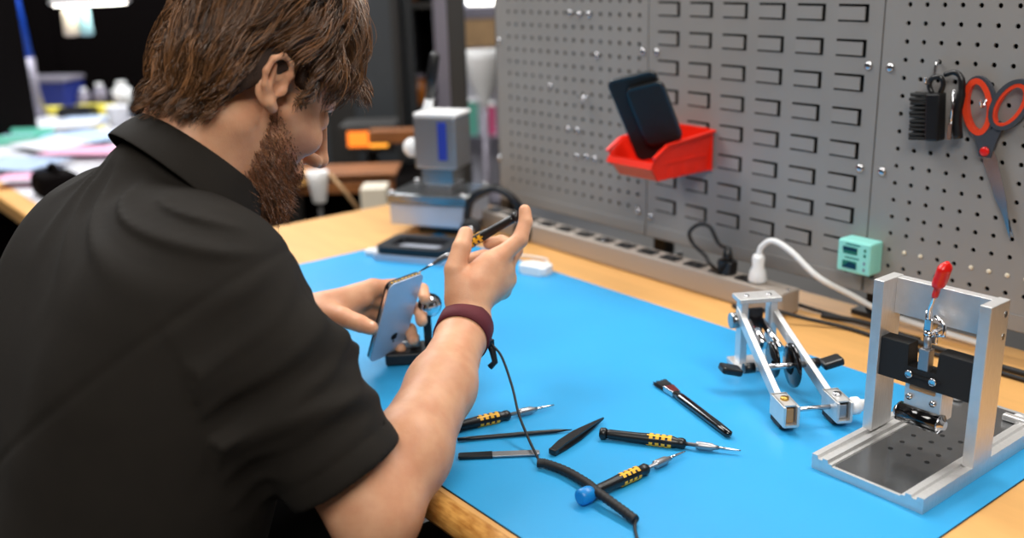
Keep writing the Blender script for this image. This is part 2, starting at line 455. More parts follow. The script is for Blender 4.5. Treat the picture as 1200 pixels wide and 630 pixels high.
def shell(mb, x0, x1):
    """folded side flanges, bottom crease and the dark cavity behind"""
    mb.box2((x0, .0005, PB), (x0+.002, .03, PT)); mb.box2((x1-.002, .0005, PB), (x1, .03, PT))
    mb.box2((x0, .0005, PB-.002), (x1, .03, PB)); mb.box2((x0, .0005, PT), (x1, .03, PT+.002))
    mb.box2((x0+.001, -.0022, PB), (x1-.001, 0, PB+.022))
def panel(label, x0, x1):
    t = thing('pegboard', label, 'pegboard', (0, 0, 0), group='boards of the bench wall'); return t
def cavity_dark(t, x0, x1): MB().box2((x0+.003, .016, PB+.003), (x1-.003, .022, PT-.003)).build('cavity_dark_sheet', 'peg_dark', t)  # black sheet puts the shade of the open cavity behind holes and louvre gaps
rows = [1.230-.0254*r for r in range(-12, 16)]
SL0, SM, SR_, = -1.722, -1.274, -.811
# left
t = panel('grey perforated board at the far left end of the bench wall', SL0, SM)
m_ = plate_with_holes(SL0, SM-.0012, PB, PT, [-1.297-.0254*i for i in range(16)], rows, .0042); shell(m_, SL0, SM-.0012); m_.build('sheet', 'peg_grey', t); cavity_dark(t, SL0, SM)
def screws(t, pts):
    for x, z in pts: MB().lathe([(0, .0066), (.0018, .0064), (.0036, .0044), (.0042, 0)], (x, -.0002, z), (0, -1, 0), 14).build('screw', 'steel', t)
def P(px, py, y=0): return ony(px, py, y)
screws(t, [tuple(P(*q)[[0, 2]]) for q in ((753.5, 60), (748, 247), (585, 48), (668, 15.5), (679, 17), (690, 17), (645, 101), (666, 151), (677, 153), (676, 183), (687, 184), (697, 186), (699, 65), (586, 185))])
# right, plus the panel beyond the frame
t = panel('grey perforated board at the right, where the scissors hang', SR_, SR_+.463)
m_ = plate_with_holes(SR_+.0012, SR_+.463, PB, PT, [-.773+.0254*i for i in range(16)], rows, .0034); shell(m_, SR_+.0012, SR_+.463); m_.build('sheet', 'peg_grey', t); cavity_dark(t, SR_, SR_+.463)
screws(t, [tuple(P(*q)[[0, 2]]) for q in ((1043.5, 79), (1034, 201))])
for i in (1, 2, 5, 6, 7, 8):  # cream discs paint in the light that shows through these holes
    MB().lathe([(0, .0033), (.001, .0033), (.0018, .002), (.002, 0)], (-.773+.0254*i, -.0001, rows[26]), (0, -1, 0), 12).build('hole_light_disc', 'cream', t)
# middle, with louvres
t = panel('grey louvred board in the middle, where the red bin hangs', SM, SR_)
mb = MB(); bm = mb.bm
LX = [-1.203+.07275*i for i in range(6)]; LZ = [1.2274-.05035*r for r in range(-6, 8)]     # top right corners
LW, LH, GP = .0475, .0205, .0040
xs = [SM+.0012]+sum([[x-LW, x+GP*.8] for x in LX], [])+[SR_-.0012]; xs[-2] = min(xs[-2], SR_-.0025)
zs = [PB]+sum([[z-LH-.0028, z+.0022] for z in LZ[::-1]], [])+[PT]
for i in range(len(xs)-1):
    for j in range(len(zs)-1):
        if i % 2 == 1 and j % 2 == 1: continue
        bm.faces.new([bm.verts.new(q) for q in ((xs[i], 0, zs[j]), (xs[i+1], 0, zs[j]), (xs[i+1], 0, zs[j+1]), (xs[i], 0, zs[j+1]))])
bmesh.ops.remove_doubles(bm, verts=bm.verts[:], dist=1e-5)
shell(mb, SM+.0012, SR_-.0012); mb.build('sheet', 'peg_grey', t); cavity_dark(t, SM, SR_)
lv0 = None
for x in LX:
    for z in LZ:
        if lv0:
            o = lv0.copy(); col.objects.link(o); o.parent = t; o.location = (x, 0, z); continue
        lv = MB()
        # tongue: attached on its left, lifted toward the room on its right
        for (a, b) in (((-LW, -LH), (-.0015, -.0015)),):
            y0, y1 = -.0002, -.0035
            q = [(a[0], y0, a[1]), (b[0], y1, a[1]), (b[0], y1, b[1]), (a[0], y0, b[1])]
            f_ = [lv.bm.verts.new(v) for v in q]; g_ = [lv.bm.verts.new((v[0], v[1]+.002, v[2])) for v in q]
            lv.bm.faces.new(f_); lv.bm.faces.new(g_[::-1])
            for k in range(4): lv.bm.faces.new((f_[k], g_[k], g_[(k+1) % 4], f_[(k+1) % 4]))
        lv0 = lv.build('louvre', 'peg_grey', t); lv0.location = (x, 0, z)
screws(t, [tuple(P(*q)[[0, 2]]) for q in ((769.5, 61), (763, 254), (1018, 77), (1008, 197))])
# posts that carry the panels
for x, lb in ((SL0-.035, 'slim grey upright post at the left end of the bench wall'), (SM, 'grey upright post behind the joint left of the louvred panel'), (SR_, 'grey upright post behind the joint right of the louvred panel')):
    t = thing('panel_post', lb, 'post', (x, .05, DZ), group='posts behind the bench wall')
    MB().box((0, 0, .42), (.03, .030, .84), bev=.003).build('post', 'frame_dark', t); MB().box((0, -.005, .004), (.06, .05, .008)).build('foot_plate', 'frame_dark', t)

# ------------------------------------------------------------------ power strip, plugs, cords
ps = thing('power_strip', 'long grey metal power strip with black sockets along the bottom of the bench wall', 'power strip', (-1.30, -.058, DZ))
MB().box((0, 0, .021), (.80, .046, .040), bev=.003).build('housing', 'strip_grey', ps)
for k in range(13):
    x = -.365+.0565*k
    s_k = MB().prism(rrect(.040, .028, .006), .0012, c=(x, 0, .0408)).build('socket', 'black_plastic', ps)
    mb = MB()
    for a in (-.009, .009): mb.box((x+a, -.002, .0424), (.0022, .008, .001))
    mb.cyl((x, .008, .0420), (x, .008, .0430), .0024); mb.build('socket_slot', 'black_gloss', ps).parent = s_k
for x in (-.394, -.03, .394): MB().lathe([(0, .004), (.002, .003), (.0022, 0)], (x, 0, .0408)).build('screw', 'steel', ps)
STZ = DZ+.0425
bp = thing('power_plug', 'black plug with a looped black cord in the power strip', 'plug', (-1.03, -.058, STZ), group='plugs in the power strip'); q_ = np.array(bp.location)
MB().prism(rrect(.030, .024, .006), .022, c=(0, 0, 0), bev=.003).lathe([(0, .010), (.012, .008), (.024, .0055)], (0, 0, .02)).build('plug_body', 'black_plastic', bp)
lp = spline([q_+(0, 0, .042), at(842, 285, 1.66), at(832, 266, 1.66), at(819, 263, 1.67), at(808, 272, 1.68), at(812, 285, 1.69), at(826, 299, 1.67), at(835, 312, 1.655), (-1.03, -.022, DZ+.012), (-.90, -.02, DZ+.006), (-.70, -.02, DZ+.006)], 10)
MB().tube([np.array(v)-q_ for v in lp], .0034, 8).build('cord', 'black_rubber', bp)
wp = thing('power_plug', 'white plug with a thick white cord at the right end of the power strip', 'plug', (-.965, -.060, STZ), group='plugs in the power strip'); q_ = np.array(wp.location)
MB().lathe([(0, .014), (.004, .0155), (.018, .013), (.026, .0095), (.040, .0105), (.046, .008)], (0, 0, 0)).build('plug_body', 'white_plastic', wp)
lp = spline([q_+(0, 0, .044), q_+(.004, .002, .060), q_+(.022, .006, .072), q_+(.055, .010, .060), q_+(.100, .020, .026), q_+(.140, .050, .000), q_+(.20, .075, -.026), q_+(.34, .085, -.036)], 10)
MB().tube([np.array(v)-q_ for v in lp], .0048, 10).build('cord', 'white_plastic', wp)
cb_ = spline([(-.985, -.095, DZ+.004), (-.95, -.100, DZ+.004), (-.90, -.104, DZ+.020), (-.86, -.080, DZ+.012), (-.80, -.050, DZ+.004), (-.72, -.055, DZ+.004), (-.62, -.05, DZ+.004), (-.5, -.05, DZ+.004)], 10)
tag(MB().tube(cb_, .0032, 8).build('power_cable', 'black_rubber'), 'black cable running along the foot of the bench wall behind the clamping frame', 'cable', 'black cables at the foot of the bench wall')
cb_ = spline([(-.86, -.030, DZ+.004), (-.80, -.022, DZ+.008), (-.74, -.035, DZ+.012), (-.66, -.030, DZ+.004), (-.50, -.028, DZ+.004)], 10)
tag(MB().tube(cb_, .0045, 8).build('power_cable', 'black_rubber'), 'thicker black cable lying against the wall side of the bench under the teal box', 'cable', 'black cables at the foot of the bench wall')
# white phone charger brick
ch = thing('charger', 'small white charger brick on the back edge of the blue mat', 'charger', onz(628, 319, MZ+.0), frame((.95, .3, 0), z=(0, 0, 1))); 
MB().prism(rrect(.058, .040, .010), .016, bev=.003).build('body', 'white_plastic', ch)
lp = spline([(.0, .02, .008), (-.01, .055, .004), (-.03, .075, .003), (-.09, .07, .003), (-.13, .04, .003)], 8)
MB().tube(lp, .0022, 8).build('cord', 'white_plastic', ch)

# ------------------------------------------------------------------ things on the wall
# red bin with two dark phones
bl = np.array([-1.335, 0, .905])
rb = thing('storage_bin', 'red plastic storage bin hooked on the louvred panel', 'bin', (-1.166, -.0045, .947))
# bin is open at its front (towards the room's left), built with real walls
def bin_mesh():
    mb = MB(); W2, D, H = .052, .150, .068; th = .0028
    R = Matrix.Identity(3)
    # local: +x width, -y out of the wall, z up
    def slab(pts, n, h=th): 
        pts = [V(p) for p in pts]; n = V(n).normalized()*h
        a = [mb.bm.verts.new(p) for p in pts]; b = [mb.bm.verts.new(p+n) for p in pts]
        mb.bm.faces.new(a); mb.bm.faces.new(b[::-1])
        for k in range(len(pts)): mb.bm.faces.new((a[k], b[k], b[(k+1) % len(pts)], a[(k+1) % len(pts)]))
    for s in (-1, 1):
        slab([(s*W2*.86, 0, 0), (s*W2*.86, -D*.86, .0), (s*W2*.93, -D, .026), (s*W2, -D*.97, .040), (s*W2, -D*.78, .058), (s*W2, 0, H)], (-s, 0, 0))
        slab([(s*W2, 0, H), (s*W2, -D*.78, .058), (s*(W2+.006), -D*.78, .058), (s*(W2+.006), 0, H)], (0, 0, 1), .004)      # rolled rim
        slab([(s*W2, -D*.78, .058), (s*W2, -D*.99, .040), (s*(W2+.006), -D*.99, .040), (s*(W2+.006), -D*.78, .058)], (0, -.5, 1), .004)
        slab([(s*W2*.90, -.01, .028), (s*W2*.90, -D*.86, .028), (s*(W2*.90+.003), -D*.86, .028), (s*(W2*.90+.003), -.01, .028)], (0, 0, 1), .003)
    slab([(-W2*.86, 0, 0), (W2*.86, 0, 0), (W2*.86, -D*.86, 0), (-W2*.86, -D*.86, 0)], (0, 0, 1))
    slab([(-W2*.86, -D*.86, 0), (W2*.86, -D*.86, 0), (W2*.93, -D, .026), (-W2*.93, -D, .026)], (0, .6, .6))
    slab([(-W2*.93-.004, -D-.004, .024), (W2*.93+.004, -D-.004, .024), (W2*.93+.004, -D+.001, .034), (-W2*.93-.004, -D+.001, .034)], (0, 1, 0), .004)
    slab([(-W2, 0, 0), (W2, 0, 0), (W2, 0, H+.004), (-W2, 0, H+.004)], (0, -1, 0))
    for k in range(3):
        for s in (-1, 1): mb.box((s*W2*.87, -.03-.035*k, .014), (.004, .012, .022), bev=.001)
    return mb
bin_mesh().build('bin_body', 'red_plastic', rb)
MB().box((0, .004, .066), (.07, .006, .014)).box((0, .004, .010), (.02, .005, .012)).build('hanging_lip', 'red_plastic', rb)
def phone_thing(name, label, loc_, rot, w=.070, h=.142, th=.0085):
    t = thing(name, label, 'phone', loc_, rot, 'dark phones in the red bin')
    MB().prism(rrect(w, h, .010), th, c=(0, 0, -th/2), bev=.0015).build('case', 'black_plastic', t)
    MB().prism(rrect(w-.006, h-.008, .008), .0006, c=(0, 0, th/2)).build('screen', 'black_matte', t)
    return t
BINC = (-1.166, -.0045, .947)

# teal box
tb2 = thing('test_box', 'small pale teal plastic box with two openings fixed to the panel', 'box', (-.810, -.0004, .861)); q_ = (0, 0, 0)
D_ = .034
MB().box((0, -D_/2, 0), (.056, D_, .050), bev=.003).build('case', 'teal', tb2)
for z in (.010, -.012):
    MB().box((-.006, -D_-.0002, z), (.024, .0012, .011), bev=.0005).build('opening', 'teal_dark', tb2)
    MB().prism([(-.018, -.0055), (.006, -.0055), (.006, .002), (-.006, .0045)] if z < 0 else [(-.018, 0), (.006, 0), (.006, .005), (-.018, .005)], .0008, Matrix(((1, 0, 0), (0, 0, -1), (0, 1, 0))), (0, -D_-.0008, z-.0)).build('opening', 'black_gloss', tb2)
for z in (.014, .006, -.006, -.016): MB().box((.019, -D_-.0001, z), (.0035, .0010, .0045)).build('mark', 'teal_dark' if z > 0 else 'steel_dull', tb2)
MB().box((-.002, -D_-.0001, .0195), (.024, .0006, .002)).box((-.002, -D_-.0001, -.0015), (.024, .0006, .002)).build('mark', 'teal_dark', tb2)
for x in (-.02, .022): MB().cyl((x, -D_/2, -.030), (x, -D_/2, -.024), .004).build('foot', 'black_rubber', tb2)

# hooks
def hook(x, z, label, L=.03):
    t = thing('pegboard_hook', label, 'hook', (x, 0, z), group='steel hooks on the bench wall')
    MB().tube(spline([(0, .008, 0), (0, -.005, 0), (0, -.009, -.004), (0, -.010, -.018), (0, -.016, -.026), (0, -L, -.026), (0, -L-.004, -.018)], 6), .0019, 8).build('wire', 'steel', t)
    return t
hook(-.722, 1.1540, 'steel wire hook holding the black brush on the right panel')
hook(-.646, 1.128, 'steel wire hook holding the orange scissors', .022)
hk = P(690, 112)
t = thing('pegboard_hook', 'small steel hook alone on the left panel', 'hook', (hk[0], 0, hk[2]), group='steel hooks on the bench wall')
MB().tube([(0, .008, 0), (0, -.016, -.001)], .002, 8).tube([(-.012, -.016, -.001), (.012, -.016, -.001)], .002, 8).tube([(0, -.016, -.001), (0, -.017, -.014)], .0016, 8).build('wire', 'steel', t)

# scissors: built flat in local XY (blades along -Y), hung on the panel
def loopmesh(mb, outer, inner, h, c=0):
    n = len(outer); rows_ = [[mb.bm.verts.new((x, y, z)) for x, y in pts] for pts, z in ((outer, c-h/2), (inner, c-h/2), (inner, c+h/2), (outer, c+h/2))]
    for a in range(4):
        A, B_ = rows_[a], rows_[(a+1) % 4]
        for k in range(n):
            f = mb.bm.faces.new((A[k], A[(k+1) % n], B_[(k+1) % n], B_[k]))
def oval(cx, cy, rx, ry, a, n=28):
    return [(cx+rx*math.cos(t)*math.cos(a)-ry*math.sin(t)*math.sin(a), cy+rx*math.cos(t)*math.sin(a)+ry*math.sin(t)*math.cos(a)) for t in [2*PI*k/n for k in range(n)]]
ssc = thing('scissors', 'open scissors with orange and grey handles hanging on the right panel', 'scissors', (-.640, -.0075, 1.047), Matrix(((1, 0, 0), (0, 0, -1), (0, 1, 0))))
# local: x right, y up, z out of the wall
def blade(tipx, tipy, side, z, name):
    mb = MB(); d = V((tipx, tipy, 0)); L = d.length; u = d/L; n = V((-u.y, u.x, 0))*side
    o = [u*-.012+n*-.006, u*L, u*(L*.6)+n*.0085, u*.02+n*.0105, u*-.012+n*.007]
    mb.prism([(p.x, p.y) for p in o], .0016, c=(0, 0, z)); return mb.build(name, 'steel', ssc)
blade(.047, -.120, 1, .0005, 'blade'); blade(.050, -.117, -1, -.0018, 'blade')
for (cx, cy, rx, ry, a, arm, zz) in ((-.017, .052, .0165, .034, math.radians(10), [(.000, -.004), (-.012, .012), (-.008, .028), (.006, .010)], 0), (.026, .058, .0165, .030, math.radians(-28), [(.002, -.006), (-.006, .010), (.010, .034), (.020, .028), (.012, .006)], .002)):
    mb = MB(); loopmesh(mb, oval(cx, cy, rx+.0042, ry+.0042, a), oval(cx, cy, rx-.0035, ry-.0035, a), .008, zz)
    mb.build('handle', 'orange_grip', ssc)
    mb = MB(); loopmesh(mb, oval(cx+.0012, cy+.0008, rx+.0070, ry+.0066, a), oval(cx+.0012, cy+.0008, rx+.0010, ry+.0010, a), .0065 if cx < 0 else .0095, zz); mb.build('handle_rim', 'grey_grip', ssc)
MB().prism([(-.008, -.014), (.009, -.014), (.013, .008), (.021, .030), (.013, .036), (.003, .020), (-.006, .020), (-.014, .020), (-.020, .018), (-.013, .006)], .007, c=(0, 0, -.0035), bev=.001).build('shank', 'grey_grip', ssc)
MB().lathe([(0, .0065), (.0022, .0062), (.0032, .004), (.0034, 0)], (0, -.006, .003), (0, 0, 1)).build('pivot', 'red_grip', ssc)

# black bristle brush and its neighbour tool
br = thing('bristle_brush', 'black block brush with short bristles pointing left, on the wall hook', 'brush', (-.722, -.020, 1.089), (0, math.radians(-4), 0))
MB().box((.012, 0, -.008), (.020, .022, .066), bev=.003).build('block', 'black_plastic', br)
mb = MB()
for i in range(11):
    for j in range(3):
        z = -.038+.006*i; y = -.006+.006*j; mb.tube([(.003, y, z), (-.022+random.uniform(-.001, .001), y+random.uniform(-.001, .001), z+random.uniform(-.001, .001))], [.0022, .0027], 6)
mb.build('bristles', 'black_matte', br)
lp = spline([(.006, 0, .024), (.002, 0, .034), (.006, -.002, .044), (.018, -.002, .046), (.022, 0, .036), (.018, 0, .024)], 6)
MB().tube(lp, .0036, 8).build('hanging_loop', 'black_plastic', br)
tl = thing('hand_scraper', 'black handled scraper hanging between the brush and the scissors', 'tool', (-.684, -.016, 1.085))
MB().tube(spline([(-.020, 0, .054), (-.006, 0, .058), (.004, 0, .050), (.006, 0, .03), (.003, 0, .0), (.008, 0, -.03)], 6), [.0035]*6+[.004]*6+[.0046]*6+[.0058]*6+[.0065]*7, 10).build('handle', 'black_plastic', tl)
MB().tube([(-.001, -.008, .036), (.000, -.008, -.012)], .0016, 8).box((-.0005, -.009, -.020), (.006, .002, .022)).build('blade', 'steel', tl)
# ------------------------------------------------------------------ the seated man
HC = np.array([-1.04, -.876, 1.187]); HP = math.radians(38.0); HS = 1.06
HX = np.array([1., 0, 0]); HF = np.array([0, math.cos(HP), -math.sin(HP)]); HU = np.array([0, math.sin(HP), math.cos(HP)])
HR = np.stack([HX, HF, HU])
def HL(x, y, z): return HC+HS*(x*HX+y*HF+z*HU)
def to_head(P): return ((P-HC)@HR.T)/HS
BX = -1.04
man = thing('person', 'bearded man with brown wavy hair and black polo shirt, bent over phone and screwdriver', 'person', (BX, -1.15, 0))

def tilt_ear(x, y, z, a=math.radians(14)):
    z0, y0 = z-0, y-.004
    return HL(x, .004+y0*math.cos(a)-z0*math.sin(a), y0*math.sin(a)+z0*math.cos(a))
B = Solid()
he = lambda c, r, k=.012, op='add', R=None: B.ell(HL(*c), np.array(r)*HS, HR if R is None else R, k, op)
hc = lambda a, ra, b, rb, k=.012, op='add': B.cone(HL(*a), ra*HS, HL(*b), rb*HS, k, op)
he((0, -.001, .045), (.073, .078, .083))
he((0, .040, .050), (.062, .050, .058), .02)
he((0, .042, -.020), (.060, .050, .062), .02)
he((0, .046, -.064), (.046, .046, .036), .02)
for s in (-1, 1):
    hc((s*.054, .0, -.045), .016, (s*.022, .078, -.090), .015, .02)
    hc((s*.060, .03, -.012), .012, (s*.040, .074, -.020), .016, .018)
hc((-.012, .084, -.089), .016, (.012, .084, -.089), .016, .015)
hc((-.036, .074, .026), .009, (.036, .074, .026), .009, .014)
hc((-.028, .084, .022), .0075, (.028, .084, .022), .0075, .01)
for s in (-1, 1):
    he((s*.033, .096, .006), (.018, .015, .012), .010, 'sub')
    he((s*.032, .078, .004), (.0135, .0125, .0125), .003)
    hc((s*.019, .086, .010), .0035, (s*.044, .078, .010), .0035, .004)   # upper lid
    hc((s*.020, .085, -.003), .003, (s*.043, .077, -.004), .003, .004)   # lower lid
hc((0, .092, .020), .0075, (0, .119, -.022), .0085, .010)
he((0, .121, -.026), (.0100, .0095, .0085), .006)
for s in (-1, 1):
    he((s*.0125, .108, -.031), (.0075, .011, .0075), .005)
    he((s*.0070, .113, -.0385), (.0038, .006, .004), .002, 'sub')
he((0, .092, -.052), (.026, .012, .014), .012)
hc((-.018, .098, -.056), .0048, (.018, .098, -.056), .0048, .004)
hc((-.015, .097, -.067), .0058, (.015, .097, -.067), .0058, .004)
hc((-.022, .103, -.0615), .0016, (.022, .103, -.0615), .0016, .003, 'sub')
# ears
for s in (-1, 1):
    E_ = lambda x, y, z: tilt_ear(s*(.076+(x-.076)*.9), -.003+(y+.003)*.86, .003+(z-.003)*.84)
    ce = lambda a, ra, b, rb, k=.003, op='add': B.cone(E_(*a), ra*HS, E_(*b), rb*HS, k, op)
    B.ell(E_(.0775, -.006, .003), np.array((.0055, .0142, .0228))*HS, HR, .006)
    hx = [(.076, .010, .002), (.081, .013, .017), (.086, .006, .030), (.090, -.007, .0345), (.092, -.0185, .027), (.091, -.0225, .012), (.088, -.0185, -.004), (.083, -.009, -.019)]
    for a, b in zip(hx, hx[1:]): ce(a, .0031, b, .0031, .003)
    ce((.081, -.004, -.021), .0065, (.078, .003, -.025), .0060, .006)
    B.ell(E_(.0875, .001, -.003), np.array((.0080, .0074, .0098))*HS, HR, .003, 'sub')
    B.ell(E_(.0900, -.004, .020), np.array((.0046, .0060, .0070))*HS, HR, .003, 'sub')
    ce((.085, -.0115, .022), .0028, (.085, -.0115, -.006), .0030, .004)
    ce((.085, -.0115, -.006), .0028, (.082, -.002, -.014), .0030, .004)
    B.ell(E_(.0795, .0095, -.003), np.array((.0040, .0040, .0065))*HS, HR, .004)
# neck and trunk
W = lambda y, z, x=0: np.array([BX+x, y, z])
B.cone(W(-.915, 1.165), .056, W(-.965, 1.085), .062, .03)
B.cone(W(-.905, 1.125), .042, W(-.935, 1.07), .050, .03)
for s in (-1, 1): B.cone(HL(s*.045, -.02, -.05), .018, W(-.925, 1.06, s*.02), .018, .02)
B.cone(W(-1.00, .985, -.08), .066, W(-1.00, .985, .08), .066, .04)
B.cone(W(-1.02, .92, -.06), .080, W(-1.04, .84, .06), .085, .05)
B.cone(W(-1.02, .92, .06), .080, W(-1.04, .84, -.06), .085, .05)
# right arm
SR, ER, WR = np.array([-.915, -.98, 1.005]), at(440, 603, 1.0), at(548, 377, 1.262)
mid = lambda a, b, t: a+(b-a)*t
B.cone(W(-1.00, .99, .06), .05, SR, .055, .04)
B.cone(SR, .052, mid(SR, ER, .55), .047, .03); B.cone(mid(SR, ER, .5), .046, ER, .043, .02)
f1, f2, f3 = at(478, 530, 1.055), at(517, 452, 1.155), at(541, 394, 1.24)
B.cone(ER, .042, f1, .0440, .02); B.cone(f1, .0440, f2, .0385, .02); B.cone(f2, .0385, f3, .0300, .02); B.cone(f3, .0295, WR, .0285, .015)
# left arm
SL, EL, WL = np.array([-1.17, -.96, 1.0]), np.array([-1.33, -.90, .80]), at(340, 362, 1.37)
B.cone(W(-1.00, .99, -.06), .05, SL, .055, .04)
B.cone(SL, .052, EL, .042, .03); B.cone(EL, .042, mid(EL, WL, .4), .040, .02); B.cone(mid(EL, WL, .4), .040, WL, .024, .02)
# right hand
def chain(pts, k0=.008):
    for i, (p, q) in enumerate(zip(pts, pts[1:])): B.cone(at(*p[:3]), p[3], at(*q[:3]), q[3], k0 if i == 0 else .0025)
def chain_s(pts, k0=.008):
    """finger built first on its own (soft joints), then joined crisply"""
    global B
    chain(pts, k0)
B.cone(WR, .0275, at(552, 338, 1.268), .0235, .012)
B.cone(at(545, 345, 1.262), .019, at(572, 318, 1.287), .0185, .012)
B.cone(at(560, 345, 1.275), .018, at(582, 331, 1.305), .017, .012)
for q, r in (((583, 303, 1.290), .0135), ((590, 315, 1.302), .0135), ((593, 327, 1.316), .0130), ((588, 340, 1.326), .0115)):
    B.cone(at(553, 350, 1.268), .018, at(*q), r, .012)
B.cone(at(548, 330, 1.262), .014, at(570, 306, 1.280), .012, .010)
RI = [(583, 303, 1.290, .0125), (609, 281, 1.298, .0108), (616, 260, 1.304, .0092), (615, 246.5, 1.308, .0082)]
RT = [(536, 350, 1.262, .0165), (533, 316, 1.262, .0135), (541, 290, 1.270, .0122), (545.5, 274, 1.280, .0100)]
RM = [(590, 315, 1.302, .0118), (604, 293, 1.335, .0102), (588, 283, 1.352, .0092), (573, 285, 1.350, .0085)]
RR_ = [(593, 327, 1.316, .0115), (594, 306, 1.358, .0100), (566, 300, 1.372, .0092), (533, 308, 1.352, .0085)]
RP = [(588, 340, 1.326, .0105), (588, 330, 1.368, .0092), (565, 323, 1.378, .0085), (550, 322, 1.366, .0078)]
for c in (RT, RI, RM, RR_, RP): chain(c)
# left hand
B.cone(WL, .0235, at(384, 362, 1.378), .0215, .012)
B.cone(at(384, 362, 1.378), .020, at(424, 349, 1.392), .0165, .012)
B.cone(at(380, 355, 1.378), .014, at(436, 337, 1.398), .0125, .010)
B.cone(at(384, 370, 1.372), .018, at(418, 366, 1.405), .0150, .012)
LI = [(438, 338, 1.398, .0120), (476, 333, 1.432, .0100), (495, 339, 1.418, .0090), (498, 350, 1.400, .0085)]
LM = [(436, 351, 1.408, .0120), (474, 356, 1.446, .0100), (492, 363, 1.432, .0092), (494, 376, 1.412, .0086)]
LR = [(430, 364, 1.415, .0115), (466, 378, 1.452, .0098), (481, 386, 1.440, .0090), (484, 398, 1.422, .0084)]
LP = [(424, 374, 1.420, .0105), (448, 392, 1.450, .0090), (463, 401, 1.448, .0083), (470, 409, 1.436, .0078)]
LT = [(378, 366, 1.362, .0175), (402, 372, 1.348, .0140), (422, 379, 1.336, .0118), (435, 384, 1.331, .0098)]
for c in (LI, LM, LR, LP, LT): chain(c)
bv, bf = B.mesh((-1.43, -1.13, .70), (-.72, -.50, 1.34), .0021)
body = np_mesh('body', bv, bf, 'skin', man)

# ---- shirt
S = Solid()
def st(y, z, w, r, k=.06): S.cone(W(y, z, -w), r, W(y, z, w), r, k)
st(-.995, 1.030, .055, .056, .03); st(-1.010, .990, .100, .098); st(-1.035, .915, .100, .115)
st(-1.055, .84, .095, .122); st(-1.080, .76, .090, .125); st(-1.120, .68, .085, .128); st(-1.165, .60, .085, .135)
S.cone(W(-.974, 1.080), .066, W(-.995, 1.045), .068, .02)
S.cone(W(-.962, .965, -.05), .066, W(-.962, .965, .05), .066, .05)
S.cone(W(-.985, 1.025, .03), .056, SR, .068, .03); S.cone(W(-.985, 1.025, -.03), .056, SL, .068, .04)
HEM = mid(SR, ER, .825)
HEML = mid(SL, EL, .75)
_ax = (ER-SR)/np.linalg.norm(ER-SR)
_d0 = S.dist
def flat_dist(o, P):
    if o[0] != 'flat': return _d0(o, P)
    a, ra, b, rb = o[1:5]; ba = b-a; L = math.sqrt(ba@ba); t = ((P-a)@ba)/(L*L); tc = np.maximum(t, 0)
    d1 = np.linalg.norm(P-a-tc[..., None]*ba, axis=-1)-(ra+(rb-ra)*np.minimum(tc, 1.3)); d2 = (t-1)*L
    h = np.maximum(.004-np.abs(d1-d2), 0)/.004
    return np.maximum(d1, d2)+h*h*.001
S.dist = flat_dist
S.cone(SR, .071, mid(SR, ER, .45), .064, .03)
S.ops.append(('flat', mid(SR, ER, .35), .065, HEM, .0635, .02, 'add'))
S.ops.append(('flat', mid(SL, EL, .1), .068, HEML, .0585, .02, 'add'))
S.ops.append(('flat', mid(SR, ER, .76), .0560, mid(SR, ER, .91), .0610, .002, 'sub'))
S.ops.append(('flat', mid(SL, EL, .68), .0525, mid(SL, EL, .85), .0550, .002, 'sub'))
def ridge(x): return (.5+.5*np.cos(2*PI*x))**2.2
NB_ = np.array([BX+.07, -.965, 1.115])     # folds fan out from beside the collar
def cloth(P, d):
    near = np.abs(d) < .03
    if not near.any(): return d
    Q = P[near]; r = Q-NB_; rr = np.linalg.norm(r, axis=-1)
    w1 = np.exp(-((rr-.10)/.07)**2)
    ang = np.arctan2(r[:, 2]+.6*r[:, 0], -r[:, 1]+.4*r[:, 0])
    rp = np.hypot(r[:, 2]+.6*r[:, 0], -r[:, 1]+.4*r[:, 0]); w1 = w1*np.clip((rp-.035)/.05, 0, 1)
    out = -.0060*w1*ridge(ang*2.7+.9*np.sin(rr*22+1)+.25)
    # sleeve folds, running across the sleeve
    v = Q-SR; L = np.linalg.norm(ER-SR); t = (v@_ax)/L; rad = np.linalg.norm(v-(t*L)[:, None]*_ax, axis=-1)
    w2 = np.exp(-((t-.42)/.26)**2)*(rad < .11)
    side = v@np.array([.55, -.45, .7])
    out += -.0100*w2*ridge(t*3.6+side*7.5+.35*np.sin(v[:, 2]*30)+.1)
    out += -.0035*w2*ridge(t*7.1-side*9+.4*np.sin(v[:, 0]*37))
    # broad drape on the back
    w3 = np.clip((1.03-Q[:, 2])/.2, 0, 1)*np.clip((.25-t), 0, 1)*3
    out += -.0030*np.minimum(w3, 1)*ridge(Q[:, 0]*5+Q[:, 2]*3.3+.5*np.sin(Q[:, 2]*14))
    # stitched hem and armhole seam grooves
    out += .0014*np.exp(-((t-.735)/.007)**2)*(rad < .09)*(t > .6)
    sd = (t-.02-.35*(rad-.03))
    out += .0018*np.exp(-(sd/.012)**2)*(Q[:, 0] > BX+.06)
    d = d.copy(); d[near] = d[near]+out
    return d
S.post = cloth
sv, sf = S.mesh((-1.42, -1.34, .44), (-.72, -.74, 1.20), .0036)
shirt = np_mesh('shirt', sv, sf, 'shirt', man)
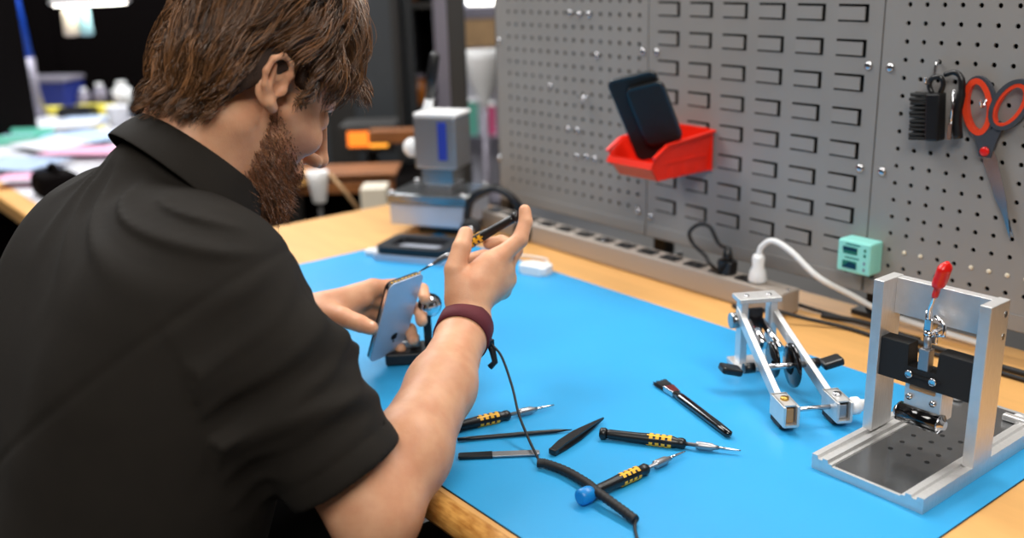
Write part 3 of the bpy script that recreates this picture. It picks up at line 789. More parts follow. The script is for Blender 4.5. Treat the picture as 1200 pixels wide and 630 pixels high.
# collar: a band that stands round the neck and folds down
cc = W(-.932, 1.108); cn = np.array([0, .69, .724]); cn /= np.linalg.norm(cn); cb = np.array([0, -.724, .69]); cb /= np.linalg.norm(cb)
cv = []; NT = 40
for i in range(NT+1):
    th = math.radians(-150+300*i/NT)                     # 0 = nape
    a = abs(th)/math.radians(150); dr = cb*math.cos(th)*1.06+HX*math.sin(th)
    Lf = .034+.020*a**2; out = .012+.010*a
    prof = [(.0640, -.030), (.0655, -.012), (.0665, .002), (.0695, .0055), (.0735, .002), (.0740+out*.45, -.35*Lf), (.0735+out, -Lf), (.0715+out, -Lf-.0015), (.0700+out*.45, -.40*Lf), (.0690, -.006), (.0670, -.018), (.0660, -.030)]
    if i in (0, NT): prof = [((p[0]*.5+.5*.072), p[1]) if False else p for p in prof]
    cv.append([cc+dr*r+cn*h for r, h in prof])
cvv = np.array(cv).reshape(-1, 3); K = 12
cf = [[i*K+j, i*K+(j+1) % K, (i+1)*K+(j+1) % K, (i+1)*K+j] for i in range(NT) for j in range(K)]
me = bpy.data.meshes.new('collar'); off = np.array(man.location)
me.from_pydata([tuple(v-off) for v in cvv], [], cf+[list(range(K))[::-1], [NT*K+j for j in range(K)]]); me.update()
collar = link_mesh('collar', me, 'shirt', man, True)
sm = collar.modifiers.new('soft', 'SUBSURF'); sm.levels = sm.render_levels = 2

# ---- hair
def ell_d(q, c, r):
    k0 = np.linalg.norm((q-c)/r, axis=-1); k1 = np.linalg.norm((q-c)/(r*r), axis=-1); n = (q-c)/(r*r); n /= np.linalg.norm(n, axis=-1, keepdims=True)
    return k0*(k0-1)/k1, n
SC, SRR = np.array([0, -.001, .022]), np.array([.0780, .0815, .114])
def hair_zone(q):
    x, y, z = q[..., 0], q[..., 1], q[..., 2]
    low = np.where(y < -.022, -.060+.40*np.clip(y+.055, 0, 1), np.where(y < .014, .040, np.where(y < .030, .004, .040+.80*(y-.030))))
    return z > low
HM = Solid()
HM.ell(HL(*SC), (SRR+.006)*HS, HR); HM.ell(HL(0, .045, .088), np.array((.058, .050, .040))*HS, HR, .02)
pass
def hm_post(P, d):
    q = to_head(P); x, y, z = q[..., 0], q[..., 1], q[..., 2]
    low = np.interp(y, [-.12, -.06, -.030, -.022, .012, .018, .030, .045, .10], [-.056, -.056, -.042, -.020, .036, .016, .012, .052, .090])
    return np.maximum(d, (low-z)*HS*.8)
HM.post = hm_post
hv, hf = HM.mesh(HC-.16, HC+.17, .004)
hair = np_mesh('hair', hv, hf, 'hair_mass', man)
NG, KC, KP = 950, 12, 16
G_ = []
while len(G_) < NG:
    d_ = RNG.normal(size=3); d_ /= np.linalg.norm(d_); q = SC+d_*SRR
    if hair_zone(q): G_.append(q)
g = np.array(G_); lay = RNG.uniform(.003, .017, NG)*np.where(g[:, 1] < 0, .75, 1); ph = 2.2*np.sin(g[:, 1]*38+g[:, 0]*20)+2.2*np.cos(g[:, 2]*34-g[:, 0]*25)+RNG.normal(0, .45, NG); tint = np.clip(RNG.normal(.42, .24, NG)+(lay-.012)*12, 0, 1)
front = np.clip((g[:, 1]-.015)/.05, 0, 1); topf = np.clip((g[:, 2]-.06)/.06, 0, 1); nape = np.clip((.02-g[:, 2])/.05, 0, 1)*(g[:, 1] < 0)
length = .088-.020*front+.012*topf-.026*nape+RNG.uniform(-.012, .012, NG)
side_ = np.clip((.06-g[:, 2])/.04, 0, 1)*np.clip((g[:, 1]+.02)/.03, 0, 1); length = length*(1-.55*side_)*np.where((g[:, 1] > .026) & (g[:, 2] < .072), .55, 1); low_ = (g[:, 2] < .004) & (g[:, 1] < 0); length = np.where(low_, np.minimum(length, .034+.25*np.clip(-.05-g[:, 1], 0, .05)), length)
path = [g+0]; p = g.copy()
grav = np.array([0, math.sin(HP), -math.cos(HP)])
for t in np.linspace(0, 1, KP)[1:]:
    sx = np.sign(p[:, 0]+1e-6)
    fy = np.interp(p[:, 1], [-.10, -.05, .0, .03, .06, .11], [-.18, -.38, -.42, .05, .85, 1.0])
    up = np.clip((p[:, 2]-.105)/.03, 0, 1)
    fl = np.stack([sx*(.35+.5*up), fy*(1+.6*up), -1+.6*up], 1)
    fl += .22*np.stack([np.sin(ph*3+t*5), np.cos(ph*2+t*6), np.sin(ph*5+t*4)], 1)
    dd, n = ell_d(p, SC, SRR)
    hang = ((p[:, 1] > .085) & (p[:, 2] < .070)) | ((p[:, 1] < -.02) & (p[:, 2] < -.050))
    fl = np.where(hang[:, None], grav*.8+np.array([0, .15, 0])+n*.25*(p[:, 1:2] > 0)+np.array([0, -.75, .25])*(p[:, 1:2] < 0), fl-n*(fl*n).sum(1, keepdims=True))
    fl /= np.linalg.norm(fl, axis=1, keepdims=True)
    curl = .0034*t*(1+1.4*front)
    p = p+fl*(length/(KP-1))[:, None]
    dd, n = ell_d(p, SC, SRR)
    tgt = lay+.012*topf*math.sin(PI*min(t*1.3, 1))+(.012*front)*math.sin(PI*min(t, 1)*.8)
    p = np.where(hang[:, None], p, p+n*(tgt-dd)[:, None]*.5)
    w_ = np.cross(fl, n); path.append(p+w_*(curl*np.sin(ph+t*9))[:, None]+n*(curl*np.cos(ph+t*9)*.7)[:, None])
path = np.stack(path, 1)                                        # NG,KP,3
tt = np.linspace(0, 1, KP)
offc = RNG.normal(size=(NG, KC, 1, 3))*.0040
conv = (1-.80*tt**1.1)[None, None, :, None]
frizz = np.cumsum(RNG.normal(size=(NG, KC, KP, 3))*.00014, 2)
P_ = path[:, None]+offc*conv+frizz
P_ = P_.reshape(-1, KP, 3); n_ = len(P_)
def clip_tips(P_):
    y, z = P_[..., 1], P_[..., 2]; jit = RNG.normal(0, .0045, (len(P_), 1))*np.where(P_[:, -1, 1:2] > .06, 3.0, 1)
    zl = np.interp(y, [-.13, -.075, -.032, -.028, -.0275, .022, .0225, .034, .036, .045, .13], [-.098, -.086, -.060, -.048, .035, .035, -.006, -.004, .010, .018, .072])
    bad = np.cumsum(z < zl+jit, 1) > 0
    k = np.where(bad.any(1), bad.argmax(1), P_.shape[1]-1)
    last = P_[np.arange(len(P_)), np.maximum(k, 1)]
    return np.where(bad[..., None], last[:, None]+(np.arange(P_.shape[1])*1e-5)[None, :, None], P_)
P_ = clip_tips(P_)
# a few loose curls on the brow
R_ = (.00055*(1-.75*tt))[None, :]*RNG.uniform(.7, 1.25, n_)[:, None]
Pw = HC+HS*(P_@HR)
strands('hair_strands', Pw, R_*HS, np.clip(np.repeat(tint, KC)+RNG.normal(0, .12, n_), 0, 1), 'hair', man).parent = man

# ---- beard, brows
q = to_head(bv); x, y, z = q.T
me_ = body.data; nrm = np.zeros(len(bv)*3, np.float32); me_.vertices.foreach_get('normal', nrm); nrm = nrm.reshape(-1, 3).astype(float)
zu = np.where(y < .03, -.004-.9*(y-.012), np.where(y > .082, -.041, -.020-.42*(y-.03)))
reg = (y > .012-.17*np.minimum(z, 0)) & (y < .116) & (np.abs(x) < .080) & (z < zu) & (z > -.145) & (np.linalg.norm(bv-HC, axis=1) < .19)
lips = (np.abs(x) < .017) & (z < -.057) & (z > -.068) & (y > .088)
noseR = (y > .095) & (z > -.0415)
reg &= ~lips & ~noseR
dens = np.clip((zu-z)/.016, .06, 1)
ids = np.nonzero(reg & (RNG.uniform(size=len(bv)) < dens))[0]
ids = RNG.choice(ids, 15000)
o_ = bv[ids]+RNG.normal(size=(len(ids), 3))*.0008; nn = nrm[ids]; qq = q[ids]
chin = np.clip((-.055-qq[:, 2])/.04, 0, 1); Lb = (.0055+.0065*chin)*RNG.uniform(.6, 1.2, len(ids))*np.clip((zu[ids]-qq[:, 2])/.02, .45, 1)
dirb = nn*.55+np.array([0, .12, -.75])+HF*.15+RNG.normal(size=nn.shape)*.50; dirb /= np.linalg.norm(dirb, axis=1, keepdims=True)
bend = np.array([0, .05, -1.0])*.30+RNG.normal(size=nn.shape)*.32
ts = np.linspace(0, 1, 5)
Pb = o_[:, None]-nn[:, None]*.0008+dirb[:, None]*(ts[None, :, None]*Lb[:, None, None])+bend[:, None]*((ts**2)[None, :, None]*Lb[:, None, None])
tb = np.clip(RNG.normal(.5, .32, len(ids)), 0, 1)
beard = strands('beard', Pb, (.00042*(1-.7*ts))[None, :]*RNG.uniform(.7, 1.3, len(ids))[:, None], tb, 'beard', man)
eb = np.nonzero((np.abs(np.abs(x)-.034) < .020) & (z > .022) & (z < .036) & (y > .06))[0]
if False:
    eb = RNG.choice(eb, 700); o_ = bv[eb]; nn = nrm[eb]; sg = np.sign(q[eb][:, 0:1])
    db = nn*.35+sg*HX*.8-HU*.1+RNG.normal(size=nn.shape)*.15; db /= np.linalg.norm(db, axis=1, keepdims=True); ts = np.linspace(0, 1, 4)
    strands('eyebrow', o_[:, None]+db[:, None]*(ts[None, :, None]*.009), (.00035*(1-.7*ts))[None, :]*np.ones((700, 1)), np.full(700, .3), 'beard', man)

# nails on the visible digits
def nail(p, q_, side, m='nail'):
    a, b = at(*p[:3]), at(*q_[:3]); ax = (b-a)/np.linalg.norm(b-a); s = np.array(side, float); s -= ax*(s@ax); s /= np.linalg.norm(s)
    mb = MB(); R3 = frame(ax, z=s); c = b-ax*.001+s*(q_[3]*.72)-np.array(man.location)
    mb.ball(c, (.0062, .0052, .0028), 16, R3); o = mb.build('fingernail', 'nail', man)
mat('nail', srgb(236, 190, 168), .25, spec=.6)
nail(RT[2], RT[3], -CF*.6-CR*.75)
nail(LT[2], LT[3], -CF*.5-CD*.8)


# ---- trousers and shoes (below the bench top)
T_ = Solid()
T_.cone(W(-1.16, .58, -.09), .12, W(-1.16, .58, .09), .12, .05)
for s in (-1, 1):
    T_.cone(W(-1.16, .575, s*.10), .098, W(-.73, .575, s*.15), .070, .04)
    T_.cone(W(-.73, .575, s*.15), .068, W(-.80, .13, s*.16), .052, .02)
tv, tf = T_.mesh((-1.33, -1.32, .06), (-.75, -.60, .74), .008)
np_mesh('trousers', tv, tf, 'trousers', man)
for s in (-1, 1):
    F_ = Solid(); F_.cone(W(-.80, .075, s*.16), .045, W(-.67, .04, s*.17), .038, .02); F_.cone(W(-.83, .04, s*.16), .036, W(-.64, .036, s*.17), .034, .02)
    F_.half(W(-.8, .004, 0), (0, 0, -1))
    v_, f_ = F_.mesh((BX+s*.16-.07, -.90, -.02), (BX+s*.16+.07, -.55, .14), .006)
    np_mesh('shoe', v_, f_, 'shoe', man)
# stool
stool = thing('work_stool', 'black round work stool under the seated man', 'stool', (BX, -1.17, 0))
MB().lathe([(0, .15), (.005, .175), (.035, .18), (.05, .17), (.055, 0)], (0, 0, .402), (0, 0, 1), 32).build('seat', 'black_matte', stool)
MB().cyl((0, 0, .06), (0, 0, .405), .022).build('column', 'chrome', stool)
for k in range(5):
    a = 2*PI*k/5+.3
    MB().tube([(0, 0, .075), (.13*math.cos(a), .13*math.sin(a), .06), (.25*math.cos(a), .25*math.sin(a), .052)], [.02, .016, .013], 8).build('base_leg', 'black_plastic', stool)
    MB().cyl((.25*math.cos(a)-.01, .25*math.sin(a), .025), (.25*math.cos(a)+.01, .25*math.sin(a), .025), .025).build('caster', 'black_rubber', stool)

# ---- wrist strap with its lead
ws = thing('wrist_strap', 'maroon anti-static wrist strap around the right wrist of the man, with a black lead', 'wrist strap', at(545, 380, 1.25))
wo = np.array(ws.location); fa = f3-f2; fa /= np.linalg.norm(fa); ctr = f3+fa*.010
s_ = -CF-fa*(-CF@fa); s_ /= np.linalg.norm(s_); r_ = np.cross(fa, s_)
bmw = MB(); ring = []
for i in range(48):
    th = 2*PI*i/48; rr = .0335
    for (dr, dh) in ((0, -.0155), (.0022, -.0160), (.0026, 0), (.0022, .0160), (0, .0155), (-.0006, 0)):
        ring.append(bmw.bm.verts.new(Vector(ctr+(s_*math.cos(th)*1.02+r_*math.sin(th))*(rr+dr)+fa*dh-wo)))
for i in range(48):
    for j in range(6):
        f = bmw.bm.faces.new((ring[i*6+j], ring[i*6+(j+1) % 6], ring[((i+1) % 48)*6+(j+1) % 6], ring[((i+1) % 48)*6+j])); f.smooth = True
bmw.build('band', 'maroon', ws)
sn = at(573, 400, 1.262)
MB().cyl(sn-wo-CR*.006, sn-wo+CR*.003, .008).box(sn-wo+np.array([0, 0, -.002]), (.012, .010, .012), bev=.002).build('snap', 'black_plastic', ws)
MB().tube([sn-wo, at(577, 410, 1.26)-wo, at(580, 424, 1.262)-wo, at(574, 430, 1.264)-wo], [.005, .0045, .004, .004], 8).build('strain_relief', 'black_rubber', ws)
ld = [at(576, 403, 1.258), at(588, 418, 1.25), at(600, 452, 1.225), at(608, 485, 1.19), onz(620, 515, .765), onz(631, 538, .759)]
MB().tube([v-wo for v in map(np.array, spline(ld, 10))], .0016, 8).build('lead', 'black_rubber', ws)
tb_ = [onz(630, 542, .759), onz(640, 543, .759), onz(664, 552, .759), onz(688, 566, .760), onz(700, 576, .764), onz(722, 592, .762), onz(745, 609, .759)]
tp = spline(tb_, 14)
MB().tube([np.array(v)-wo for v in tp], [.0052+.0004*math.cos(i*2.2) for i in range(len(tp))], 10).build('coiled_cord', 'black_rubber', ws)
e_ = spline([onz(745, 609, .759), onz(744, 617, .7560), onz(746, 628, .7545), onz(752, 645, .7545), onz(757, 660, .7545)], 6)
MB().tube([np.array(v)-wo for v in e_], .0016, 8).build('lead', 'black_rubber', ws)
# ------------------------------------------------------------------ tools lying on the mat
mat('bronze', srgb(168, 128, 84), .5)
def dirxy(a, b): d = np.array(b)-np.array(a); return d/np.linalg.norm(d)
def driver(label, blue=False):
    t = thing('precision_screwdriver', label, 'screwdriver', (0, 0, 0), group='black and yellow precision screwdrivers')
    MB().lathe([(0, .0052), (.001, .0068), (.0065, .0072), (.0085, .0058)] if not blue else [(-.002, .0060), (0, .0088), (.012, .0092), (.016, .0080), (.017, .006)], (0, 0, 0), (1, 0, 0), 24).build('end_cap', 'blue_cap' if blue else 'black_plastic', t)
    MB().lathe([(.0080, .0050), (.012, .0058), (.030, .0060), (.048, .0064), (.058, .0070), (.063, .0071), (.068, .0066), (.072, .0068), (.080, .0072), (.088, .0070), (.092, .0056), (.095, .0064), (.099, .0066), (.102, .0050), (.103, .0030)], (0, 0, 0), (1, 0, 0), 24).build('handle', 'black_plastic', t)
    mb = MB()
    for k in range(3):
        t0 = 2*PI*k/3-.55
        for x0 in (.0600, .0745):
            r0 = .0072 if x0 < .07 else .0073
            mb.patch(x0, x0+.0042, t0, t0+1.45, r0); mb.patch(x0+.0074, x0+.0116, t0, t0+1.45, r0); mb.patch(x0+.0030, x0+.0085, t0+.42, t0+.80, r0-.0001, .0004)
            mb.patch(x0-.003, x0+.001, t0+.50, t0+.72, r0-.0003, .0005)
    mb.build('grip_marking', 'yellow', t)
    MB().lathe([(.102, .0024), (.114, .0024), (.1145, .0044), (.118, .0048), (.132, .0046), (.136, .0030), (.140, .0026)], (0, 0, 0), (1, 0, 0), 18).build('collet', 'steel_dull', t)
    MB().lathe([(.139, .0020), (.150, .0018), (.160, .0012), (.1655, .0009), (.166, 0)], (0, 0, 0), (1, 0, 0), 12).build('bit', 'steel', t)
    return t
def lay(t, a, b, z, roll=0, droop=0):
    a = onz(*a, z); b = onz(*b, z-droop); R = frame(b-a, z=(0, 0, 1))
    R = R @ Matrix.Rotation(roll, 3, 'X'); place(t, a, R)
d1 = driver('black and yellow screwdriver in the middle of the mat, pointing right past the brush')
lay(d1, (703, 507), (870, 528), MZ+.0074, .4, .002)
d2 = copy_tree(d1); d2['label'] = 'black and yellow screwdriver partly hidden behind the forearm'
lay(d2, (508, 505), (632, 478), MZ+.0074, .5, .002)
d3 = driver('screwdriver with a bright blue end cap lying under the thick black cord', True)
lay(d3, (680, 583), (793, 533), MZ+.0094, .3, .004)
d4 = copy_tree(d1); d4['label'] = 'black and yellow screwdriver held in the right hand, its tip on the phone'
TIP, CAPE = at(491, 318.5, 1.372), at(611, 250.5, 1.318)
u = (TIP-CAPE)/np.linalg.norm(TIP-CAPE); place(d4, TIP-u*.166, frame(u, z=(0, 0, 1)) @ Matrix.Rotation(.6, 3, 'X'))
# spudger, tweezers, flat opener
t = thing('spudger', 'thin black pointed spudger lying between the hidden screwdriver and the flat black pick', 'spudger')
MB().tube([(0, 0, 0), (.02, 0, 0), (.09, 0, 0), (.120, 0, 0), (.140, 0, 0)], [.0026, .0030, .0032, .0028, .0006], 8, flat=.8).build('rod', 'black_plastic', t)
lay(t, (536, 514.5), (671, 503), MZ+.003)
t = thing('opening_pick', 'flat black bar tool with a pale ground blade, nearest to the mat front edge', 'pick')
MB().prism([(0, -.004), (.002, -.0058), (.040, -.0064), (.040, .0064), (.002, .0058), (0, .004)], .004, bev=.001).build('handle', 'black_plastic', t)
MB().prism([(.030, -.0060), (.090, -.0058), (.095, -.004), (.095, .004), (.090, .0058), (.030, .0060)], .0022, c=(0, 0, .0012), bev=.0005).build('blade', 'steel_dull', t)
lay(t, (537, 536), (630, 532), MZ+.0003)
t = thing('plastic_tweezers', 'closed black tweezers with a sharp tip beside the black and yellow screwdriver', 'tweezers')
for s in (-1, 1):
    mb = MB(); pts = [(0, 0, .0045+s*.0016), (.02, 0, .005+s*.004), (.05, 0, .005+s*.0038), (.085, 0, .0048+s*.0018), (.108, 0, .0045+s*.0004)]
    wd = [.0050, .0060, .0060, .0030, .0006]
    lo = [[mb.bm.verts.new((p[0], w*q, p[2]+h)) for q in (-1, 1) for h in (-.0008, .0008)] for p, w in zip(pts, wd)]
    for A, B_ in zip(lo, lo[1:]):
        for k in ((0, 1), (1, 3), (3, 2), (2, 0)): mb.bm.faces.new((A[k[0]], A[k[1]], B_[k[1]], B_[k[0]]))
    mb.bm.faces.new((lo[0][0], lo[0][1], lo[0][3], lo[0][2])); mb.bm.faces.new((lo[-1][0], lo[-1][1], lo[-1][3], lo[-1][2])); mb.build('arm', 'black_plastic', t)
MB().box((.002, 0, .0045), (.008, .010, .007), bev=.001).build('joint', 'black_plastic', t)
lay(t, (648, 533), (708, 493), MZ+.0005, .0)
# brush on the mat
t = thing('dust_brush', 'black handled flat brush with a silver ferrule lying at the back of the mat', 'brush')
mb = MB()
rows_ = []
for i in range(7):
    f = i/6; x = .026*f; wv = .0095-.0020*f; zv = .0022+.0016*f
    rows_.append((x, wv, zv))
rng = random.Random(3)
for k in range(90):
    y0 = rng.uniform(-1, 1); z0 = rng.uniform(-1, 1)
    mb.tube([(.026, y0*.0068, .005+z0*.0028), (.012, y0*.0080, .0045+z0*.0026), (rng.uniform(-.001, .003), y0*.0100, .0038+z0*.0022)], [.0010, .0010, .0007], 5)
mb.build('bristles', 'black_matte', t)
MB().prism([(.024, -.0078), (.046, -.0058), (.046, .0058), (.024, .0078)], .0082, c=(0, 0, .0006), bev=.0012).build('ferrule', 'steel', t)
MB().tube([(.045, 0, .005), (.060, 0, .0052), (.10, 0, .0056), (.15, 0, .0058), (.172, 0, .0054), (.175, 0, .005)], [.0062, .0066, .0062, .0060, .0054, .002], 12, flat=.72, up=(0, 0, 1)).build('handle', 'black_gloss', t)
lay(t, (773, 450), (853, 512), MZ+.0002)

# ------------------------------------------------------------------ phone held in the left hand
pTL, pTR, pBL = at(457, 334.5, 1.330), at(495.5, 320.5, 1.376), at(428, 432.5, 1.400)
ex = (pTR-pTL)/np.linalg.norm(pTR-pTL); ey = (pTL-pBL); ey -= ex*(ey@ex); ey /= np.linalg.norm(ey); ez = np.cross(ex, ey)   # ez towards the viewer
pc = pTL+ex*.033-ey*.068
ph_ = thing('smartphone', 'opened silver-backed phone held upright in the left hand', 'phone', pc-ez*.002, Matrix((tuple(ex), tuple(ey), tuple(ez))).transposed())
MB().prism(rrect(.066, .136, .009), .0014, c=(0, 0, .0006), bev=.0005).build('back_cover', 'phone_back', ph_)
MB().prism(rrect(.0655, .1355, .009), .0034, c=(0, 0, -.0032)).build('frame_rim', 'steel', ph_)
MB().prism(rrect(.064, .134, .008), .0034, c=(0, 0, -.0070)).build('inner_assembly', 'phone_dark', ph_)
mb = MB()
for k in range(9): mb.box((-.026+.0065*k, .0680, -.0015), (.0035, .0012, .0022))
mb.build('connector', 'brass', ph_)
# fruit shaped mark on the back (upside down, as the phone is held)
def fruit():
    pts = []
    for k in range(40):
        a = 2*PI*k/40; r = 1+.06*math.cos(2*a)-.10*max(0, math.cos(a-PI/2))**8-.06*max(0, math.cos(a+PI/2))**8
        x, y = r*math.cos(a), r*math.sin(a)*1.05
        dx, dy = x-1.12, y-.12
        d = math.hypot(dx, dy)
        if d < .42: x, y = 1.12+dx/d*.42, .12+dy/d*.42
        pts.append((x*.0058, -y*.0062))
    return pts
FC = (.005, -.034, .0020)
MB().prism(fruit(), .0003, c=FC).prism(rrect(.0028, .0040, .0012), .0003, Matrix.Rotation(.6, 3, 'Z'), (FC[0]+.0005, FC[1]-.0092, FC[2])).build('logo', 'phone_dark', ph_)
for px in (-.026, -.0, .026): pass
# phones in the red bin
px_ = 54*CR-8*CD-30*CF; py_ = -50*CR-95*CD-65*CF; px_ /= np.linalg.norm(px_); py_ -= px_*(py_@px_); py_ /= np.linalg.norm(py_); pz_ = np.cross(px_, py_)
for (lb, q0, w_, h_) in (('larger dark phone at the back of the red bin, behind the smaller one', (711, 95, 1.640), .084, .160), ('smaller dark phone leaning in front of the larger one in the red bin', (738, 104, 1.636), .064, .112)):
    tl_ = at(711, 95, 1.640) if w_ > .07 else at(711, 95, 1.640)+px_*.030-py_*.016+pz_*.0115
    c_ = tl_+px_*w_/2-py_*h_/2
    phone_thing('broken_phone', lb, c_, Matrix((tuple(px_), tuple(py_), tuple(pz_))).transposed(), w_, h_)

# ------------------------------------------------------------------ clamping frame with red toggle clamp
cf_ = thing('clamping_frame', 'aluminium clamping frame with two posts and a red toggle clamp, right on the mat', 'clamping frame', (-.5125, -.455, MZ))
L_ = .285; w2 = .0665
prof = [(-w2, 0), (-w2, .0175), (-w2+.007, .0175), (-w2+.008, .0135), (-w2+.013, .0135), (-w2+.014, .0165), (-w2+.020, .0165), (-w2+.021, .0125), (-w2+.025, .0125), (-w2+.026, .0105)]
prof = prof+[(-x, y) for x, y in prof[::-1]]
Rb = Matrix(((1, 0, 0), (0, 0, 1), (0, 1, 0)))
MB().prism(prof, L_, Rb, (0, 0, 0)).build('base_rail', 'alu', cf_)
MB().box((0, L_/2-.002, .0108), (.080, L_-.012, .0012)).build('base_plate', 'alu_plate', cf_)
mb = MB()
for i in range(3):
    for j in range(4): mb.cyl((-.022+.022*i, .085+.024*j, .0112), (-.022+.022*i, .085+.024*j, .0118), .0028, seg=12)
mb.build('plate_hole', 'peg_dark', cf_)
for s in (-1, 1):
    x = s*.0605
    mb = MB().box((x, .117, .0165+.0915), (.0125, .040, .183), bev=.0008); mb.build('post', 'alu', cf_)
MB().box((0, .129, .178), (.1085, .012, .042), bev=.0006).build('crossbar', 'alu', cf_)
for z in (.160, .185): MB().cyl((.0665, .129, z), (.0672, .129, z), .0035).build('screw', 'steel', cf_)
blk = [(-.054, .088), (-.054, .134), (-.020, .134), (-.020, .108), (.015, .108), (.015, .134), (.054, .134), (.054, .088)]
MB().prism(blk, .020, Rb, (0, .100, 0), bev=.0008).build('slide_block', 'black_matte', cf_)
mb = MB().box((0, .0990, .1), (.040, .0008, .0032)); mb.build('slot', 'peg_dark', cf_)
for s in (-1, 1): MB().lathe([(0, .0046), (.003, .0046), (.0036, .003), (.0028, .0022)], (-.002+s*.014, .100, .100-s*.0005), (0, -1, 0), 16).build('bolt', 'steel', cf_)
MB().box((-.002, .108, .074), (.042, .006, .032), bev=.001).build('bracket', 'alu', cf_)
MB().box((-.002, .1045, .084), (.030, .0015, .006)).build('bracket_window', 'bronze', cf_)
for s in (-1, 1): MB().lathe([(0, .0036), (.003, .0036), (.0034, 0)], (-.002+s*.014, .105, .072), (0, -1, 0), 14).build('bolt', 'steel', cf_)
mb = MB().box((.019, .118, .070), (.004, .026, .040), bev=.001); mb.build('bracket_side', 'alu', cf_)
MB().cyl((-.026, .106, .050), (.022, .106, .050), .0110, seg=28).build('roller', 'black_gloss', cf_)
for x in (-.0265, .0215): MB().lathe([(0, .0112), (.0015, .0112), (.003, .006), (.006, .005)], (x, .106, .050), (1 if x > 0 else -1, 0, 0), 20).build('roller_cap', 'steel', cf_)
# toggle clamp
MB().box((-.002, .106, .120), (.012, .012, .026), bev=.001).cyl((-.002, .106, .130), (-.002, .106, .150), .0042).build('plunger', 'steel_dull', cf_)
MB().box((-.002, .116, .146), (.016, .012, .016), bev=.0015).box((-.002, .110, .158), (.009, .014, .020), bev=.0015).lathe([(0, .0055), (.006, .0055)], (-.002, .106, .148)).build('clamp_body', 'chrome', cf_)
MB().tube([(.006, .106, .150), (.016, .105, .153), (.015, .106, .164), (.003, .107, .172)], .0022, 8).tube([(-.006, .106, .150), (-.006, .107, .176)], .0022, 8).build('linkage', 'chrome', cf_)
MB().tube(spline([(-.002, .107, .160), (-.003, .106, .178), (.001, .104, .190), (.003, .103, .200)], 5), .0040, 8, flat=.6).build('lever', 'chrome', cf_)
MB().tube(spline([(.002, .1035, .194), (.0055, .102, .208), (.0100, .101, .224), (.0135, .100, .236)], 5), [.0045]+[.0050]*4+[.0095]+[.0105]*7+[.0088, .0060, .003][:3], 12, flat=.65).build('grip', 'red_grip', cf_)
for s in (-1, 1): MB().lathe([(0, .006), (.004, .006), (.005, 0)], (s*.038, .262, .0125), (0, 0, 1), 18).build('locating_button', 'white_plastic', cf_)
MB().box((.040, .250, .016), (.030, .010, .008), bev=.002).build('stop_bar', 'alu', cf_)

# ------------------------------------------------------------------ screen opening clamp with two arms
u2 = V((.855, -.518, 0)).normalized(); oc = onz(884, 428, MZ)
sc_ = thing('opening_clamp', 'aluminium clamp with two long arms, black discs and thumb knobs at the mat back', 'clamp', oc, frame(u2, z=(0, 0, 1)))
# local: x towards the front ends, y to the right, z up
YA = .029
for s in (-1, 1):
    y = s*YA
    MB().box((0, y*.72, .050), (.020, .010, .096), bev=.001).build('upright', 'alu', sc_)
    a_, b_ = V((-.008, y*.80, .080)), V((.180, y*1.15, .020)); dv = (b_-a_)
    R = frame(dv, z=(0, 0, 1))
    mb = MB().box((a_+b_)/2, (dv.length, .008, .016), R, bev=.001); mb.build('arm', 'alu', sc_)
    # forked front end
    mb = MB()
    for q in (-1, 1): mb.box(b_+V((.008, q*.0085, .002)), (.044, .0035, .026), bev=.0008)
    mb.box(b_+V((-.012, 0, .002)), (.004, .020, .026)); mb.box(b_+V((.008, 0, -.0100)), (.044, .017, .003)); mb.box(b_+V((.006, 0, .0140)), (.036, .017, .002))
    mb.build('fork', 'alu', sc_)
    MB().lathe([(0, .0055), (.003, .005), (.0034, 0)], b_+V((.006, 0, .015)), (0, 0, 1), 16).build('screw', 'brass' if s < 0 else 'steel', sc_)
    MB().box(b_+V((.020, 0, .001)), (.008, .010, .018), bev=.001).build('pivot_block', 'bronze' if s < 0 else 'steel_dull', sc_)
    MB().box(b_+V((.004, 0, -.0145)), (.030, .020, .006), bev=.001).build('foot', 'black_rubber', sc_)
MB().box((-.002, 0, .1005), (.032, .060, .0065), bev=.001).build('top_plate', 'alu', sc_)
for s in (-1, 1): MB().lathe([(0, .004), (.002, .0036), (.0024, 0)], (0, s*.016, .1035), (0, 0, 1), 14).build('screw', 'steel', sc_)
MB().box((0, 0, .004), (.044, .066, .0075), bev=.001).build('foot_plate', 'alu', sc_)
MB().cyl((-.004, -.036, .068), (-.004, -.022, .068), .011, seg=22).build('bearing', 'alu_plate', sc_)
MB().box((-.006, 0, .058), (.006, .020, .05)).build('rear_plate', 'phone_dark', sc_)
MB().tube([(.0, -.006, .066), (.055, -.010, .052)], .0065, 14).tube([(.0, .008, .066), (.065, .010, .050)], .0050, 14).build('vacuum_tube', 'chrome', sc_)
for (x, y, r) in ((.085, -.011, .024), (.108, .006, .029)):
    g_ = MB().lathe([(0, r*.35), (.002, r*.8), (.004, r), (.006, r), (.0065, r*.9), (.0065, 0)], (x, y-.003, .044), (0, 1, 0), 28).build('suction_disc', 'black_gloss', sc_)
MB().cyl((.108, -.03, .044), (.108, .03, .044), .004).build('disc_axle', 'steel', sc_)
MB().cyl((.190, -YA*1.15, .022), (.190, YA*1.15, .022), .0030).build('cross_rod', 'steel', sc_)
for s in (-1, 1):
    y = s*(.030 if s < 0 else .034)
    x = .075 if s < 0 else .098
    k_ = MB().cyl((x, y, .030 if s < 0 else .040), (x, y+s*.014, .030 if s < 0 else .040), .0070).box((x, y+s*.032, .030 if s < 0 else .040), (.022, .028, .0100), Matrix.Rotation(.25*s, 3, 'X'), bev=.003); k_.build('thumb_knob', 'black_plastic', sc_)
